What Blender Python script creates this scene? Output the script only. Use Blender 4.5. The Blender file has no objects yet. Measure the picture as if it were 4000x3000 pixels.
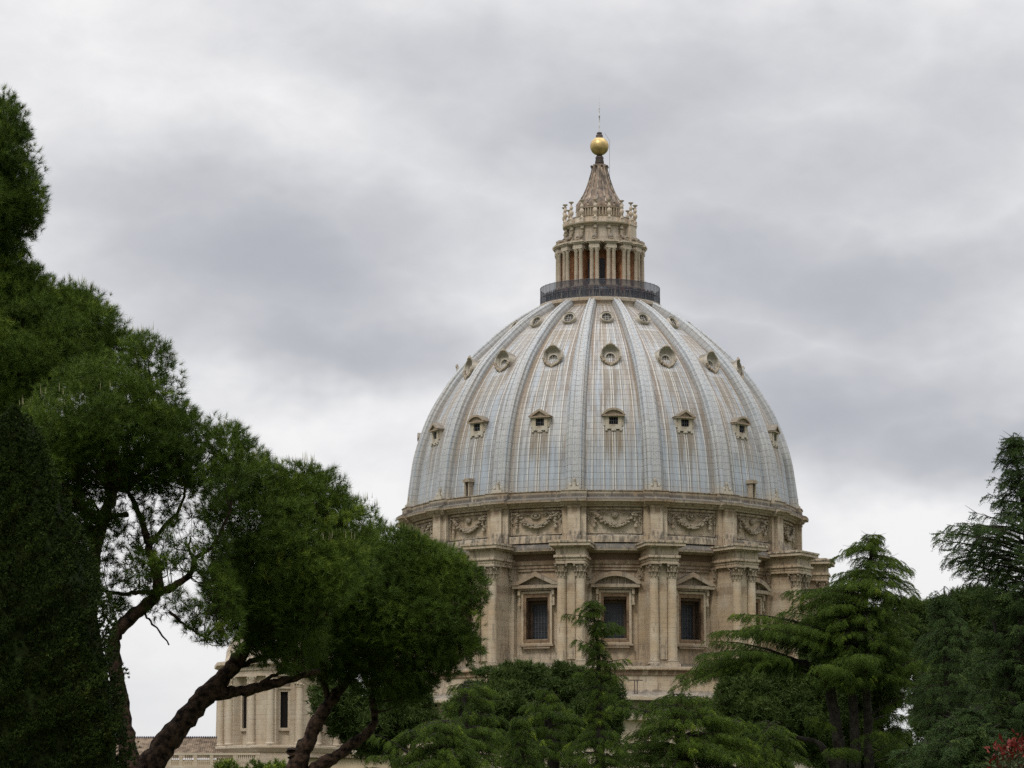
import bpy, math, random
import numpy as np
from mathutils import Vector, Matrix
random.seed(7); rng = np.random.default_rng(7)
PI = math.pi; R_ = math.radians
scene = bpy.context.scene
COL = scene.collection
# ------------------------------------------------------------------ camera
FPX = 12915.0; PITCH = 0.152; CAMZ = 1.7
cam = bpy.data.cameras.new('camera'); camo = bpy.data.objects.new('camera', cam); COL.objects.link(camo)
cam.sensor_width = 36; cam.lens = 36*FPX/4000; cam.clip_start = 0.5; cam.clip_end = 9000
camo.location = (0, 0, CAMZ); camo.rotation_euler = (PI/2+PITCH, 0, 0)
scene.camera = camo
# ------------------------------------------------------------------ exposure
vs = scene.view_settings
vs.view_transform = 'Standard'; vs.look = 'None'; vs.gamma = 1; vs.exposure = 0.0
scene.cycles.use_denoising = False
scene.cycles.max_bounces = 6; scene.cycles.transparent_max_bounces = 12
scene.cycles.diffuse_bounces = 3; scene.cycles.transmission_bounces = 3
# ------------------------------------------------------------------ node helper
class NT:
    def __init__(s, tree): s.t = tree; s.n = tree.nodes; s.l = tree.links
    def new(s, typ, **kw):
        nd = s.n.new(typ)
        for k, v in kw.items(): setattr(nd, k, v)
        return nd
    def put(s, sock, v):
        if isinstance(v, bpy.types.NodeSocket): s.l.new(v, sock)
        else: sock.default_value = v
    def m(s, op, a, b=0.0, c=0.0, clamp=False):
        nd = s.new('ShaderNodeMath', operation=op); nd.use_clamp = clamp
        s.put(nd.inputs[0], a); s.put(nd.inputs[1], b); s.put(nd.inputs[2], c)
        return nd.outputs[0]
    def mix(s, f, a, b, mode='MIX'):
        nd = s.new('ShaderNodeMix', data_type='RGBA', blend_type=mode)
        s.put(nd.inputs[0], f)
        s.put(nd.inputs[6], a if isinstance(a, bpy.types.NodeSocket) else (*a, 1))
        s.put(nd.inputs[7], b if isinstance(b, bpy.types.NodeSocket) else (*b, 1))
        return nd.outputs[2]
    def noise(s, vec, scale, detail=3, rough=.55, dist=0):
        nd = s.new('ShaderNodeTexNoise'); s.put(nd.inputs['Vector'], vec)
        nd.inputs['Scale'].default_value = scale; nd.inputs['Detail'].default_value = detail
        nd.inputs['Roughness'].default_value = rough; nd.inputs['Distortion'].default_value = dist
        return nd.outputs[0]
    def comb(s, x, y, z):
        nd = s.new('ShaderNodeCombineXYZ'); s.put(nd.inputs[0], x); s.put(nd.inputs[1], y); s.put(nd.inputs[2], z)
        return nd.outputs[0]
    def sep(s, v):
        nd = s.new('ShaderNodeSeparateXYZ'); s.put(nd.inputs[0], v); return nd.outputs
    def ss(s, v, a, b, lo=0.0, hi=1.0):
        nd = s.new('ShaderNodeMapRange', interpolation_type='SMOOTHSTEP')
        s.put(nd.inputs[0], v); nd.inputs[1].default_value = a; nd.inputs[2].default_value = b
        nd.inputs[3].default_value = lo; nd.inputs[4].default_value = hi
        return nd.outputs[0]
# ------------------------------------------------------------------ world: overcast sky with cloud banks
SUN_EL, SUN_AZ = R_(52), R_(-150)      # from behind and left of the camera
w = bpy.data.worlds.new('World'); scene.world = w; w.use_nodes = True
nt = NT(w.node_tree); w.node_tree.nodes.clear()
geo = nt.new('ShaderNodeTexCoord').outputs['Generated']
nrm = nt.new('ShaderNodeVectorMath', operation='NORMALIZE'); nt.put(nrm.inputs[0], geo)
dx, dy, dz = nt.sep(nrm.outputs[0])
az = nt.m('ARCTAN2', dx, dy); el = nt.m('ARCSINE', dz)
AZ0 = lambda px: (px-2000)/FPX
EL0 = lambda py: PITCH+(1500-py)/FPX
base = nt.comb(nt.m('MULTIPLY', az, 10.0), nt.m('MULTIPLY', el, 16.0), 0.0)
wx = nt.m('SUBTRACT', nt.noise(base, 1.1, 4, .6), .5)
shift = nt.new('ShaderNodeVectorMath', operation='ADD'); nt.put(shift.inputs[0], base); shift.inputs[1].default_value = (31, 17, 5)
wy = nt.m('SUBTRACT', nt.noise(shift.outputs[0], 1.3, 4, .6), .5)
azw = nt.m('MULTIPLY_ADD', wx, .075, az); elw = nt.m('MULTIPLY_ADD', wy, .05, el)
# dark cloud banks: (px, py, radius x, radius y, depth)
BANKS = [(1000,1020,640,380,1.0),(1350,1330,560,170,.80),(700,720,460,230,.50),(1500,900,620,260,.50),(1650,180,800,220,.45),
         (2350,430,660,260,.72),(2950,260,800,280,.50),(2950,950,600,280,.85),(3500,1120,800,280,.78),(3900,450,600,300,.35),(3250,1640,780,250,1.0),
         (3850,1780,520,190,.85),(2650,1350,560,190,.65),(3050,650,1000,220,.50),(350,110,620,230,-.95),(1150,120,360,150,-.6),(1300,1650,800,190,-.6),(3300,2080,900,190,-.7),(300,600,300,400,-.25)]
dark = None
for (px, py, rx, ry, d) in BANKS:
    if d == 0: continue
    a = nt.m('MULTIPLY', nt.m('SUBTRACT', azw, AZ0(px)), FPX/rx)
    b = nt.m('MULTIPLY', nt.m('SUBTRACT', elw, EL0(py)), FPX/ry)
    g = nt.m('EXPONENT', nt.m('MULTIPLY', nt.m('ADD', nt.m('MULTIPLY', a, a), nt.m('MULTIPLY', b, b)), -1.0))
    g = nt.m('MULTIPLY', g, d)
    dark = g if dark is None else nt.m('MAXIMUM', nt.m('MULTIPLY', dark, 1.0), nt.m('ADD', g, nt.m('MULTIPLY', dark, .35)))
# far from the picture: general broken cloud
infar = nt.m('MAXIMUM', nt.ss(nt.m('ABSOLUTE', az), .17, .35), nt.ss(el, .27, .45))
gen = nt.ss(nt.noise(base, .45, 4, .55), .4, .65)
dark = nt.m('ADD', nt.m('MULTIPLY', dark, nt.m('SUBTRACT', 1.0, infar)), nt.m('MULTIPLY', gen, nt.m('MULTIPLY', infar, .6)))
fine = nt.m('MULTIPLY', nt.m('SUBTRACT', nt.noise(base, 1.9, 6, .52, .1), .5), .50)
wisp = nt.m('MULTIPLY', nt.m('SUBTRACT', nt.noise(base, 6.5, 5, .6, .4), .5), .22)
dark = nt.m('ADD', nt.m('ADD', nt.m('MULTIPLY_ADD', dark, 1.15, .05), fine), nt.m('ADD', wisp, nt.m('MULTIPLY', nt.m('SUBTRACT', nt.noise(base, .9, 3, .5), .5), .45)))
dark = nt.m('SUBTRACT', 1.0, nt.m('EXPONENT', nt.m('MULTIPLY', nt.m('MAXIMUM', dark, 0.0), -1.25)))
dark = nt.m('MULTIPLY', dark, 1.06)
c_cloud = nt.mix(dark, (1.0, .995, 1.0), (.40, .42, .475))
low = nt.ss(el, .035, .12, 1, 0)
c_cloud = nt.mix(nt.m('MULTIPLY', low, .5), c_cloud, (.84, .845, .85))
gain = nt.m('ADD', nt.ss(el, .30, 1.15, 1.0, 3.9), nt.m('MULTIPLY', nt.ss(nt.m('MULTIPLY', dy, -1.0), -.2, .6), -.42))
c_cloud = nt.mix(1.0, c_cloud, nt.comb(gain, gain, gain), 'MULTIPLY')
sky = nt.new('ShaderNodeTexSky', sky_type='NISHITA'); sky.sun_disc = False
sky.sun_elevation = SUN_EL; sky.sun_rotation = SUN_AZ
b1 = nt.new('ShaderNodeBackground'); nt.put(b1.inputs[0], c_cloud); b1.inputs[1].default_value = 0.95
b2 = nt.new('ShaderNodeBackground'); nt.put(b2.inputs[0], sky.outputs[0]); b2.inputs[1].default_value = 0.05
mx = nt.new('ShaderNodeMixShader'); mx.inputs[0].default_value = .06
nt.l.new(b1.outputs[0], mx.inputs[1]); nt.l.new(b2.outputs[0], mx.inputs[2])
out = nt.new('ShaderNodeOutputWorld'); nt.l.new(mx.outputs[0], out.inputs[0])
# ------------------------------------------------------------------ sun (veiled by cloud)
sl = bpy.data.lights.new('sun', 'SUN'); so = bpy.data.objects.new('sun', sl); COL.objects.link(so)
sl.energy = 1.5; sl.angle = R_(14); sl.color = (1, .96, .9)
sd = Vector((math.sin(SUN_AZ)*math.cos(SUN_EL), math.cos(SUN_AZ)*math.cos(SUN_EL), math.sin(SUN_EL)))
so.rotation_euler = (-sd).to_track_quat('-Z', 'Y').to_euler()
# ------------------------------------------------------------------ materials
def newmat(name):
    m = bpy.data.materials.new(name); m.use_nodes = True
    nt = NT(m.node_tree); p = m.node_tree.nodes['Principled BSDF']
    return m, nt, p
def plain(name, col, rough=.7, metal=0, var=.25, scale=3, bump=0):
    m, nt, p = newmat(name)
    co = nt.new('ShaderNodeTexCoord').outputs['Object']
    n = nt.noise(co, scale, 5)
    c2 = tuple(max(0, c*(1-var*1.6)) for c in col); c1 = tuple(c*(1+var*.6) for c in col)
    nt.put(p.inputs['Base Color'], nt.mix(nt.ss(n, .3, .7), c2, c1))
    if rough >= .85: p.inputs['Specular IOR Level'].default_value = .12
    p.inputs['Roughness'].default_value = rough; p.inputs['Metallic'].default_value = metal
    if bump:
        b = nt.new('ShaderNodeBump'); b.inputs[0].default_value = bump; b.inputs[1].default_value = .05
        nt.put(b.inputs['Height'], n); nt.l.new(b.outputs[0], p.inputs['Normal'])
    return m
def stone(name, clean=(.47,.405,.305), ochre=(.40,.29,.18), dirt=.55, course=.62, topdirt=.75, bands=()):
    m, nt, p = newmat(name)
    co = nt.new('ShaderNodeTexCoord').outputs['Object']
    x, y, z = nt.sep(co)
    big = nt.noise(co, .22, 4, .6)
    c = nt.mix(nt.ss(big, .38, .66), clean, ochre)
    # course by course tone
    ang = nt.m('ARCTAN2', x, y)
    row = nt.m('FLOOR', nt.m('DIVIDE', z, course))
    wn = nt.new('ShaderNodeTexWhiteNoise', noise_dimensions='2D')
    blk = nt.m('FLOOR', nt.m('ADD', nt.m('MULTIPLY', ang, 22.0), nt.m('MULTIPLY', row, .5)))
    nt.put(wn.inputs['Vector'], nt.comb(blk, row, 0.0))
    c = nt.mix(nt.m('MULTIPLY', wn.outputs[0], .30), c, (.30,.255,.19))
    band = nt.noise(nt.comb(nt.m('MULTIPLY', x, .25), nt.m('MULTIPLY', y, .25), nt.m('MULTIPLY', z, 3.2)), 1.2, 3)
    c = nt.mix(nt.m('MULTIPLY', nt.ss(band, .5, .75), .35), c, (.27,.20,.13))
    ln = nt.m('LESS_THAN', nt.m('FRACT', nt.m('DIVIDE', z, course)), .07)
    c = nt.mix(nt.m('MULTIPLY', ln, .35), c, (.15,.12,.09))
    # vertical rain streaks and soot
    st = nt.noise(nt.comb(nt.m('MULTIPLY', x, 1.5), nt.m('MULTIPLY', y, 1.5), nt.m('MULTIPLY', z, .22)), 1.6, 5, .65)
    c = nt.mix(nt.m('MULTIPLY', nt.ss(st, .53, .68), dirt), c, (.12,.10,.078))
    st2 = nt.noise(co, 1.1, 6, .7)
    c = nt.mix(nt.m('MULTIPLY', nt.ss(st2, .56, .72), dirt*.7), c, (.16,.10,.06))
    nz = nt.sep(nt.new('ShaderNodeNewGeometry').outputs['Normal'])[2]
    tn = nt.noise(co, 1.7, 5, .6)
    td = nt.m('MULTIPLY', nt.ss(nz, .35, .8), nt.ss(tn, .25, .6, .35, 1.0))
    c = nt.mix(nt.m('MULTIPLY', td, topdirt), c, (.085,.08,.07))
    for (za_, zb_, colr, k_, lo, hi) in bands:      # crusts, rust runs and painted recess shade along particular ledges
        e = (zb_-za_)*.2; inb = nt.m('MULTIPLY', nt.ss(z, za_-e, za_+e), nt.ss(z, zb_+e, zb_-e))
        bn = nt.noise(nt.comb(nt.m('MULTIPLY', x, 1.6), nt.m('MULTIPLY', y, 1.6), nt.m('MULTIPLY', z, .5)), 1.1, 5, .65)
        c = nt.mix(nt.m('MULTIPLY', nt.m('MULTIPLY', inb, nt.ss(bn, lo, hi)), k_), c, colr)
    nt.put(p.inputs['Base Color'], c); p.inputs['Roughness'].default_value = .85
    b = nt.new('ShaderNodeBump'); b.inputs[0].default_value = .6; b.inputs[1].default_value = .06
    nt.put(b.inputs['Height'], nt.noise(co, 2.2, 6, .7)); nt.l.new(b.outputs[0], p.inputs['Normal'])
    return m
M = {}
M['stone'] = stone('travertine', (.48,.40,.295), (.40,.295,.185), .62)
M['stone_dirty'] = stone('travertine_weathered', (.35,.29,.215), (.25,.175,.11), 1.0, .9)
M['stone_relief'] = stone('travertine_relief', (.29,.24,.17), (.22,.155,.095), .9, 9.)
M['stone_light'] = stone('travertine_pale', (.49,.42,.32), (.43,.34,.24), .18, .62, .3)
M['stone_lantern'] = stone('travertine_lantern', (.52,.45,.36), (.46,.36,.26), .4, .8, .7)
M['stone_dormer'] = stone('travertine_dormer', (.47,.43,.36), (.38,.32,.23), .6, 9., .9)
M['terracotta'] = plain('ochre_plaster', (.50,.255,.13), .9, 0, .3, .8)
M['glass'] = plain('window_glass', (.022,.024,.03), .5, 0, .3, 1.5)
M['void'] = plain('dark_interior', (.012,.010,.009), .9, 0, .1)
M['stained_stone'] = plain('rust_stained_stone', (.20,.135,.085), .9, 0, .4, .9)
M['iron'] = plain('iron_bars', (.10,.10,.11), .6, 0, .2)
M['grille'] = plain('grille_bars', (.075,.08,.09), .6, 0, .2)
M['brownwood'] = plain('weathered_reveal', (.10,.062,.038), .8, 0, .35, .7)
M['gold'] = plain('gilded_bronze', (.50,.36,.15), .48, .65, .22, 1.6)
M['bronze'] = plain('dark_lead', (.075,.055,.045), .6, .2, .3, 2)
M['spire'] = plain('spire_lead', (.20,.14,.095), .7, 0, .45, 1.2)
M['spire_rib'] = plain('spire_rib_lead', (.29,.235,.18), .6, 0, .6, 1.5)
M['white_metal'] = plain('pale_metal', (.6,.6,.6), .5, .2, .3, 4)
M['tile'] = plain('roof_tile', (.18,.135,.095), .85, 0, .35, 1.2)
M['ridge'] = plain('ridge_tile', (.10,.10,.13), .7, 0, .3, 1.2)
M['plaster'] = plain('cream_plaster', (.50,.40,.27), .85, 0, .15, .3)
M['bark'] = plain('pine_bark', (.046,.028,.019), .9, 0, .6, 9, .8)
M['bark_cedar'] = plain('cedar_bark', (.034,.029,.023), .9, 0, .4, 5, .8)
M['ground'] = plain('garden_ground', (.07,.09,.035), .95, 0, .35, .05)
# lead sheet, laid out on the dome's own UV (u = bays, v = metres up the curve)
def lead(name, rib=False):
    m, nt, p = newmat(name)
    u, v, _ = nt.sep(nt.new('ShaderNodeUVMap').outputs[0])
    bay = nt.m('FLOOR', u); fu = nt.m('FRACT', u)
    nc = 3.0 if rib else 11.0
    col = nt.m('FLOOR', nt.m('MULTIPLY', fu, nc)); hgt = .88
    rowf = nt.m('DIVIDE', v, hgt); row = nt.m('FLOOR', rowf)
    wn = nt.new('ShaderNodeTexWhiteNoise', noise_dimensions='3D'); nt.put(wn.inputs['Vector'], nt.comb(col, row, bay))
    r1 = wn.outputs[0]
    pat = nt.noise(nt.comb(nt.m('MULTIPLY', u, 1.3), nt.m('MULTIPLY', v, .11), 3.0), 1.6, 4, .6)
    c = nt.mix(nt.ss(pat, .35, .65), (.285,.315,.345), (.365,.36,.345))
    c = nt.mix(nt.m('MULTIPLY', r1, .16), c, (.24,.245,.25))
    grp = nt.noise(nt.comb(nt.m('MULTIPLY', u, 2.2), nt.m('MULTIPLY', v, .25), 9.0), 1.0, 2)
    odd = nt.m('MULTIPLY', nt.m('GREATER_THAN', r1, .88), nt.ss(grp, .48, .6))
    c = nt.mix(nt.m('MULTIPLY', odd, .45), c, (.15,.135,.135))
    s0 = nt.noise(nt.comb(nt.m('MULTIPLY', u, 9.), nt.m('MULTIPLY', v, .05), 4.0), 1.0, 4, .65)
    s1 = nt.noise(nt.comb(nt.m('MULTIPLY', u, 26.), nt.m('MULTIPLY', v, .12), 0.0), 1.0, 4, .6)
    s2 = nt.noise(nt.comb(nt.m('MULTIPLY', u, 60.), nt.m('MULTIPLY', v, .22), 7.0), 1.0, 3, .6)
    c = nt.mix(nt.m('MULTIPLY', nt.ss(s0, .46, .62), .70), c, (.235,.17,.10))
    c = nt.mix(nt.m('MULTIPLY', nt.ss(s1, .50, .64), .78), c, (.15,.12,.09))
    c = nt.mix(nt.m('MULTIPLY', nt.ss(s2, .59, .66), .5), c, (.56,.55,.51))
    c = nt.mix(nt.m('MULTIPLY', nt.ss(s2, .43, .35), .55), c, (.13,.115,.10))
    if not rib:
        d = nt.m('ABSOLUTE', nt.m('SUBTRACT', fu, .5))
        blue = nt.m('MULTIPLY', nt.ss(v, 10, 3), nt.ss(d, .42, .25)); c = nt.mix(nt.m('MULTIPLY', blue, .5), c, (.31,.355,.40))
        for (vt, ln_, hw_) in ((8.7, 5.6, .17), (18.5, 7.5, .20), (27.6, 5.5, .30)):
            fall = nt.m('MULTIPLY', nt.ss(nt.m('ADD', nt.m('MULTIPLY', nt.m('SUBTRACT', s1, .5), 10.0), nt.m('MULTIPLY_ADD', nt.m('SUBTRACT', s2, .5), 8.0, v)), vt-ln_, vt-ln_*.30), nt.m('LESS_THAN', v, vt))
            k = nt.m('MULTIPLY', nt.m('MULTIPLY', nt.ss(d, hw_, hw_*.5), fall), nt.ss(s1, .28, .50))
            wb = nt.new('ShaderNodeTexWhiteNoise', noise_dimensions='2D'); nt.put(wb.inputs['Vector'], nt.comb(bay, vt, 0.0))
            c = nt.mix(nt.m('MULTIPLY', k, nt.m('MULTIPLY_ADD', wb.outputs[0], .65, .28)), c, (.15,.108,.058))
        side = nt.m('MULTIPLY', nt.ss(d, .20, .34), nt.ss(v, 5, 23))
        k = nt.m('MULTIPLY', side, nt.ss(s1, .32, .52))
        c = nt.mix(nt.m('MULTIPLY', k, .9), c, (.175,.12,.07))
        top_ = nt.ss(v, 26, 32); c = nt.mix(nt.m('MULTIPLY', top_, nt.ss(s2, .62, .5, .2, .9)), c, (.17,.135,.10))
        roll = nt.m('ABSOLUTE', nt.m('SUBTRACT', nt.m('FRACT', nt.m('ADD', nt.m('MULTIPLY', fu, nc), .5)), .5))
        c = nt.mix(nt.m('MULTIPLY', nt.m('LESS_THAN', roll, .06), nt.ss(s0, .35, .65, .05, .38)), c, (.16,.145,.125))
        # standing rolls: relief painted in, lit crest beside a shaded flank
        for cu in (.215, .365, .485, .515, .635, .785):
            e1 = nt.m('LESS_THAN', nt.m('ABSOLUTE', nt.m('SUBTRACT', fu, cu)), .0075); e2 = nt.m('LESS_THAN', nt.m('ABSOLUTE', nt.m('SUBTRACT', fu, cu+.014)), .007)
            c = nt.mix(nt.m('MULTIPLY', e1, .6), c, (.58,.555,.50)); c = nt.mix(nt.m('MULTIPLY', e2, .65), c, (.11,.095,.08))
    else:
        cen = nt.m('LESS_THAN', nt.m('ABSOLUTE', nt.m('SUBTRACT', fu, .5)), .11)
        k = nt.m('MULTIPLY', nt.ss(s0, .38, .6), cen)
        c = nt.mix(nt.m('MULTIPLY', k, .3), c, (.24,.20,.15))
        pf = nt.m('ABSOLUTE', nt.m('SUBTRACT', nt.m('FRACT', nt.m('MULTIPLY', v, 1.3)), .5))
        dot = nt.m('MULTIPLY', nt.m('LESS_THAN', pf, .16), nt.m('LESS_THAN', nt.m('ABSOLUTE', nt.m('SUBTRACT', fu, .5)), .045))
        c = nt.mix(nt.m('MULTIPLY', dot, nt.ss(s0, .35, .6, .25, .8)), c, (.07,.06,.055))
        e = nt.ss(nt.m('ABSOLUTE', nt.m('SUBTRACT', fu, .5)), .44, .49)
        c = nt.mix(nt.m('MULTIPLY', e, .45), c, (.16,.13,.10))
        c = nt.mix(.38, c, (.43,.45,.46))
    lv = nt.m('LESS_THAN', nt.m('FRACT', rowf), .09)
    c = nt.mix(nt.m('MULTIPLY', lv, nt.ss(s1, .3, .7, .18, .55)), c, (.13,.12,.11))
    foot = nt.ss(v, 2.2, 0.2)
    c = nt.mix(nt.m('MULTIPLY', foot, .6 if rib else .2), c, (.36,.31,.23))
    nt.put(p.inputs['Base Color'], c); p.inputs['Roughness'].default_value = .55
    p.inputs['Specular IOR Level'].default_value = .4
    b = nt.new('ShaderNodeBump'); b.inputs[0].default_value = .7; b.inputs[1].default_value = .08
    nt.put(b.inputs['Height'], nt.m('SUBTRACT', nt.m('ADD', s1, nt.m('MULTIPLY', r1, .5)), nt.m('MULTIPLY', lv, .6)))
    nt.l.new(b.outputs[0], p.inputs['Normal'])
    return m
M['lead'] = lead('lead_sheet'); M['lead_rib'] = lead('lead_rib', True)
def netmat():
    m, nt, p = newmat('safety_net')
    p.inputs['Base Color'].default_value = (.035,.038,.05,1); p.inputs['Roughness'].default_value = .8
    t = nt.new('ShaderNodeBsdfTransparent'); mx = nt.new('ShaderNodeMixShader'); mx.inputs[0].default_value = .72
    nt.l.new(t.outputs[0], mx.inputs[1]); nt.l.new(p.outputs[0], mx.inputs[2])
    nt.l.new(mx.outputs[0], nt.n['Material Output'].inputs[0]); return m
M['net'] = netmat()
def foliage(name, dark, light, young=None, trans=.18):
    m, nt, p = newmat(name)
    at = nt.new('ShaderNodeAttribute'); at.attribute_name = 'tone'
    co = nt.new('ShaderNodeTexCoord').outputs['Object']
    n = nt.noise(co, .9, 3)
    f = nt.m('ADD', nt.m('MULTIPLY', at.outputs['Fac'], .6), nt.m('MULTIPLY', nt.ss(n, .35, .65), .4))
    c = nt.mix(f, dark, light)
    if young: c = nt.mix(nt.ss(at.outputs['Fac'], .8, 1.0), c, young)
    nt.put(p.inputs['Base Color'], c); p.inputs['Roughness'].default_value = .6
    p.inputs['Specular IOR Level'].default_value = .12
    tr = nt.new('ShaderNodeBsdfTranslucent'); nt.put(tr.inputs[0], c)
    mx = nt.new('ShaderNodeMixShader'); mx.inputs[0].default_value = trans
    nt.l.new(p.outputs[0], mx.inputs[1]); nt.l.new(tr.outputs[0], mx.inputs[2])
    nt.l.new(mx.outputs[0], nt.n['Material Output'].inputs[0]); return m
M['pine'] = foliage('pine_needles', (.028,.050,.006), (.078,.122,.014), (.13,.175,.02))
M['pine_far'] = foliage('distant_pine_needles', (.028,.047,.010), (.062,.090,.020), (.085,.12,.025))
M['cedar'] = foliage('cedar_needles', (.022,.042,.006), (.088,.135,.014), (.19,.25,.024))
M['deodar'] = foliage('deodar_needles', (.026,.047,.014), (.060,.096,.025), (.10,.145,.035))
M['cypress'] = foliage('cypress_scales', (.013,.024,.004), (.035,.054,.008), (.05,.07,.01), .1)
M['candle'] = plain('pine_shoot', (.17,.16,.07), .8)
M['red_leaf'] = foliage('red_young_leaf', (.07,.010,.008), (.15,.022,.016), (.20,.05,.035), .15)
M['green_leaf'] = foliage('dark_leaf', (.03,.05,.02), (.08,.09,.04), None, .2)
# ------------------------------------------------------------------ mesh builder
class MB:
    def __init__(s): s.v = []; s.f = []
    def add(s, v, f):
        o = len(s.v); s.v += [tuple(p) for p in v]; s.f += [tuple(i+o for i in q) for q in f]; return s
    def box(s, x0, x1, y0, y1, z0, z1):
        return s.add([(x0,y0,z0),(x1,y0,z0),(x1,y1,z0),(x0,y1,z0),(x0,y0,z1),(x1,y0,z1),(x1,y1,z1),(x0,y1,z1)],
                     [(0,3,2,1),(4,5,6,7),(0,1,5,4),(1,2,6,5),(2,3,7,6),(3,0,4,7)])
    def prism(s, poly, y0, y1):           # polygon in x,z extruded along y (y0 front < y1 back)
        n = len(poly); v = [(x,y0,z) for x,z in poly]+[(x,y1,z) for x,z in poly]
        f = [tuple(range(n)), tuple(range(2*n-1, n-1, -1))]
        f += [(i, i+n, (i+1)%n+n, (i+1)%n) for i in range(n)]
        return s.add(v, f)
    def arch(s, pts_out, pts_in, y0, y1): # strip between two equal-length x,z polylines, extruded
        n = len(pts_out)
        v = [(x,y0,z) for x,z in pts_out]+[(x,y0,z) for x,z in pts_in]+[(x,y1,z) for x,z in pts_out]+[(x,y1,z) for x,z in pts_in]
        f = []
        for i in range(n-1):
            f += [(i,n+i,n+i+1,i+1),(2*n+i,2*n+i+1,3*n+i+1,3*n+i),(i,i+1,2*n+i+1,2*n+i),(n+i,3*n+i,3*n+i+1,n+i+1)]
        f += [(0,2*n,3*n,n),(n-1,2*n-1,4*n-1,3*n-1)]
        return s.add(v, f)
    def lathe(s, prof, n=24, cx=0, cy=0, a0=0, a1=2*PI, sx=1, sy=1):
        full = abs(a1-a0-2*PI) < 1e-6; m = n if full else n+1
        v = [(cx+sx*r*math.sin(a0+(a1-a0)*j/n), cy-sy*r*math.cos(a0+(a1-a0)*j/n), z) for j in range(m) for r, z in prof]
        k = len(prof); f = []
        for j in range(n):
            j2 = (j+1) % m
            f += [(j*k+i, j2*k+i, j2*k+i+1, j*k+i+1) for i in range(k-1)]
        return s.add(v, f)
    def ring(s, prof, samples):           # samples: (theta, dr) closed ring; profile (r, z)
        k = len(prof); m = len(samples)
        v = [((r+dr)*math.sin(a), -(r+dr)*math.cos(a), z) for a, dr in samples for r, z in prof]
        f = [(j*k+i, ((j+1)%m)*k+i, ((j+1)%m)*k+i+1, j*k+i+1) for j in range(m) for i in range(k-1)]
        return s.add(v, f)
    def tube(s, pts, rad, n=8, cap=True):
        pts = [Vector(p) for p in pts]; v = []; f = []
        up = Vector((0.13, .31, .94))
        for i, p in enumerate(pts):
            t = (pts[min(i+1, len(pts)-1)]-pts[max(i-1, 0)])
            t = t.normalized() if t.length > 1e-9 else Vector((0,0,1))
            a = t.cross(up)
            if a.length < .1: a = t.cross(Vector((1,0,0)))
            a.normalize(); b = t.cross(a)
            r = rad[i] if hasattr(rad, '__len__') else rad
            v += [tuple(p+a*(r*math.cos(2*PI*j/n))+b*(r*math.sin(2*PI*j/n))) for j in range(n)]
        for i in range(len(pts)-1):
            f += [(i*n+j, i*n+(j+1)%n, (i+1)*n+(j+1)%n, (i+1)*n+j) for j in range(n)]
        if cap: f += [tuple(range(n-1,-1,-1)), tuple(range((len(pts)-1)*n, len(pts)*n))]
        return s.add(v, f)
    def ball(s, c, r, n=8, m=5):
        rx, ry, rz = r if hasattr(r, '__len__') else (r, r, r)
        v = [(c[0], c[1], c[2]-rz)]
        for i in range(1, m):
            p = -PI/2+PI*i/m
            v += [(c[0]+rx*math.cos(p)*math.cos(2*PI*j/n), c[1]+ry*math.cos(p)*math.sin(2*PI*j/n), c[2]+rz*math.sin(p)) for j in range(n)]
        v.append((c[0], c[1], c[2]+rz)); L = len(v)-1
        f = [(0, 1+(j+1)%n, 1+j) for j in range(n)]
        for i in range(m-2):
            f += [(1+i*n+j, 1+i*n+(j+1)%n, 1+(i+1)*n+(j+1)%n, 1+(i+1)*n+j) for j in range(n)]
        f += [(L, 1+(m-2)*n+j, 1+(m-2)*n+(j+1)%n) for j in range(n)]
        return s.add(v, f)
    def build(s, name, mat, parent=None, smooth=None, fix=True):
        me = bpy.data.meshes.new(name); me.from_pydata(s.v, [], s.f); me.update()
        if fix:
            import bmesh
            bm = bmesh.new(); bm.from_mesh(me); bmesh.ops.recalc_face_normals(bm, faces=bm.faces); bm.to_mesh(me); bm.free()
        me.materials.append(mat)
        if smooth:
            me.polygons.foreach_set('use_smooth', [True]*len(me.polygons)); me.set_sharp_from_angle(angle=R_(smooth))
        o = bpy.data.objects.new(name, me); COL.objects.link(o)
        if parent: o.parent = parent
        return o
def tag(o, label=None, cat=None, group=None, kind=None):
    if label: o['label'] = label
    if cat: o['category'] = cat
    if group: o['group'] = group
    if kind: o['kind'] = kind
    return o
def empty(name, loc=(0,0,0), rz=0):
    o = bpy.data.objects.new(name, None); COL.objects.link(o); o.location = loc; o.rotation_euler.z = rz; o.empty_display_size = .5
    return o
def copy_part(o, kids, parent, rz):
    c = o.copy(); COL.objects.link(c); c.parent = parent; c.rotation_euler.z = rz
    for k in kids:
        d = k.copy(); COL.objects.link(d); d.parent = c
    return c
# ------------------------------------------------------------------ picture measurements -> metres
def PX(px, py, Y):
    u = (px-2000)/FPX; v = (1500-py)/FPX
    fy = math.cos(PITCH)-v*math.sin(PITCH); fz = math.sin(PITCH)+v*math.cos(PITCH)
    t = Y/fy
    return Vector((u*t, Y, CAMZ+fz*t))
DY = 450.0
def zf(py, R=0.0): return PX(2000, py, DY-R).z
DX = PX(2347, 1900, DY).x
# ------------------------------------------------------------------ ground
g = MB(); g.add([(-4000,-400,0),(4000,-400,0),(4000,6000,0),(-4000,6000,0)], [(0,1,2,3)])
tag(g.build('ground', M['ground'], fix=False), kind='structure')
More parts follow.
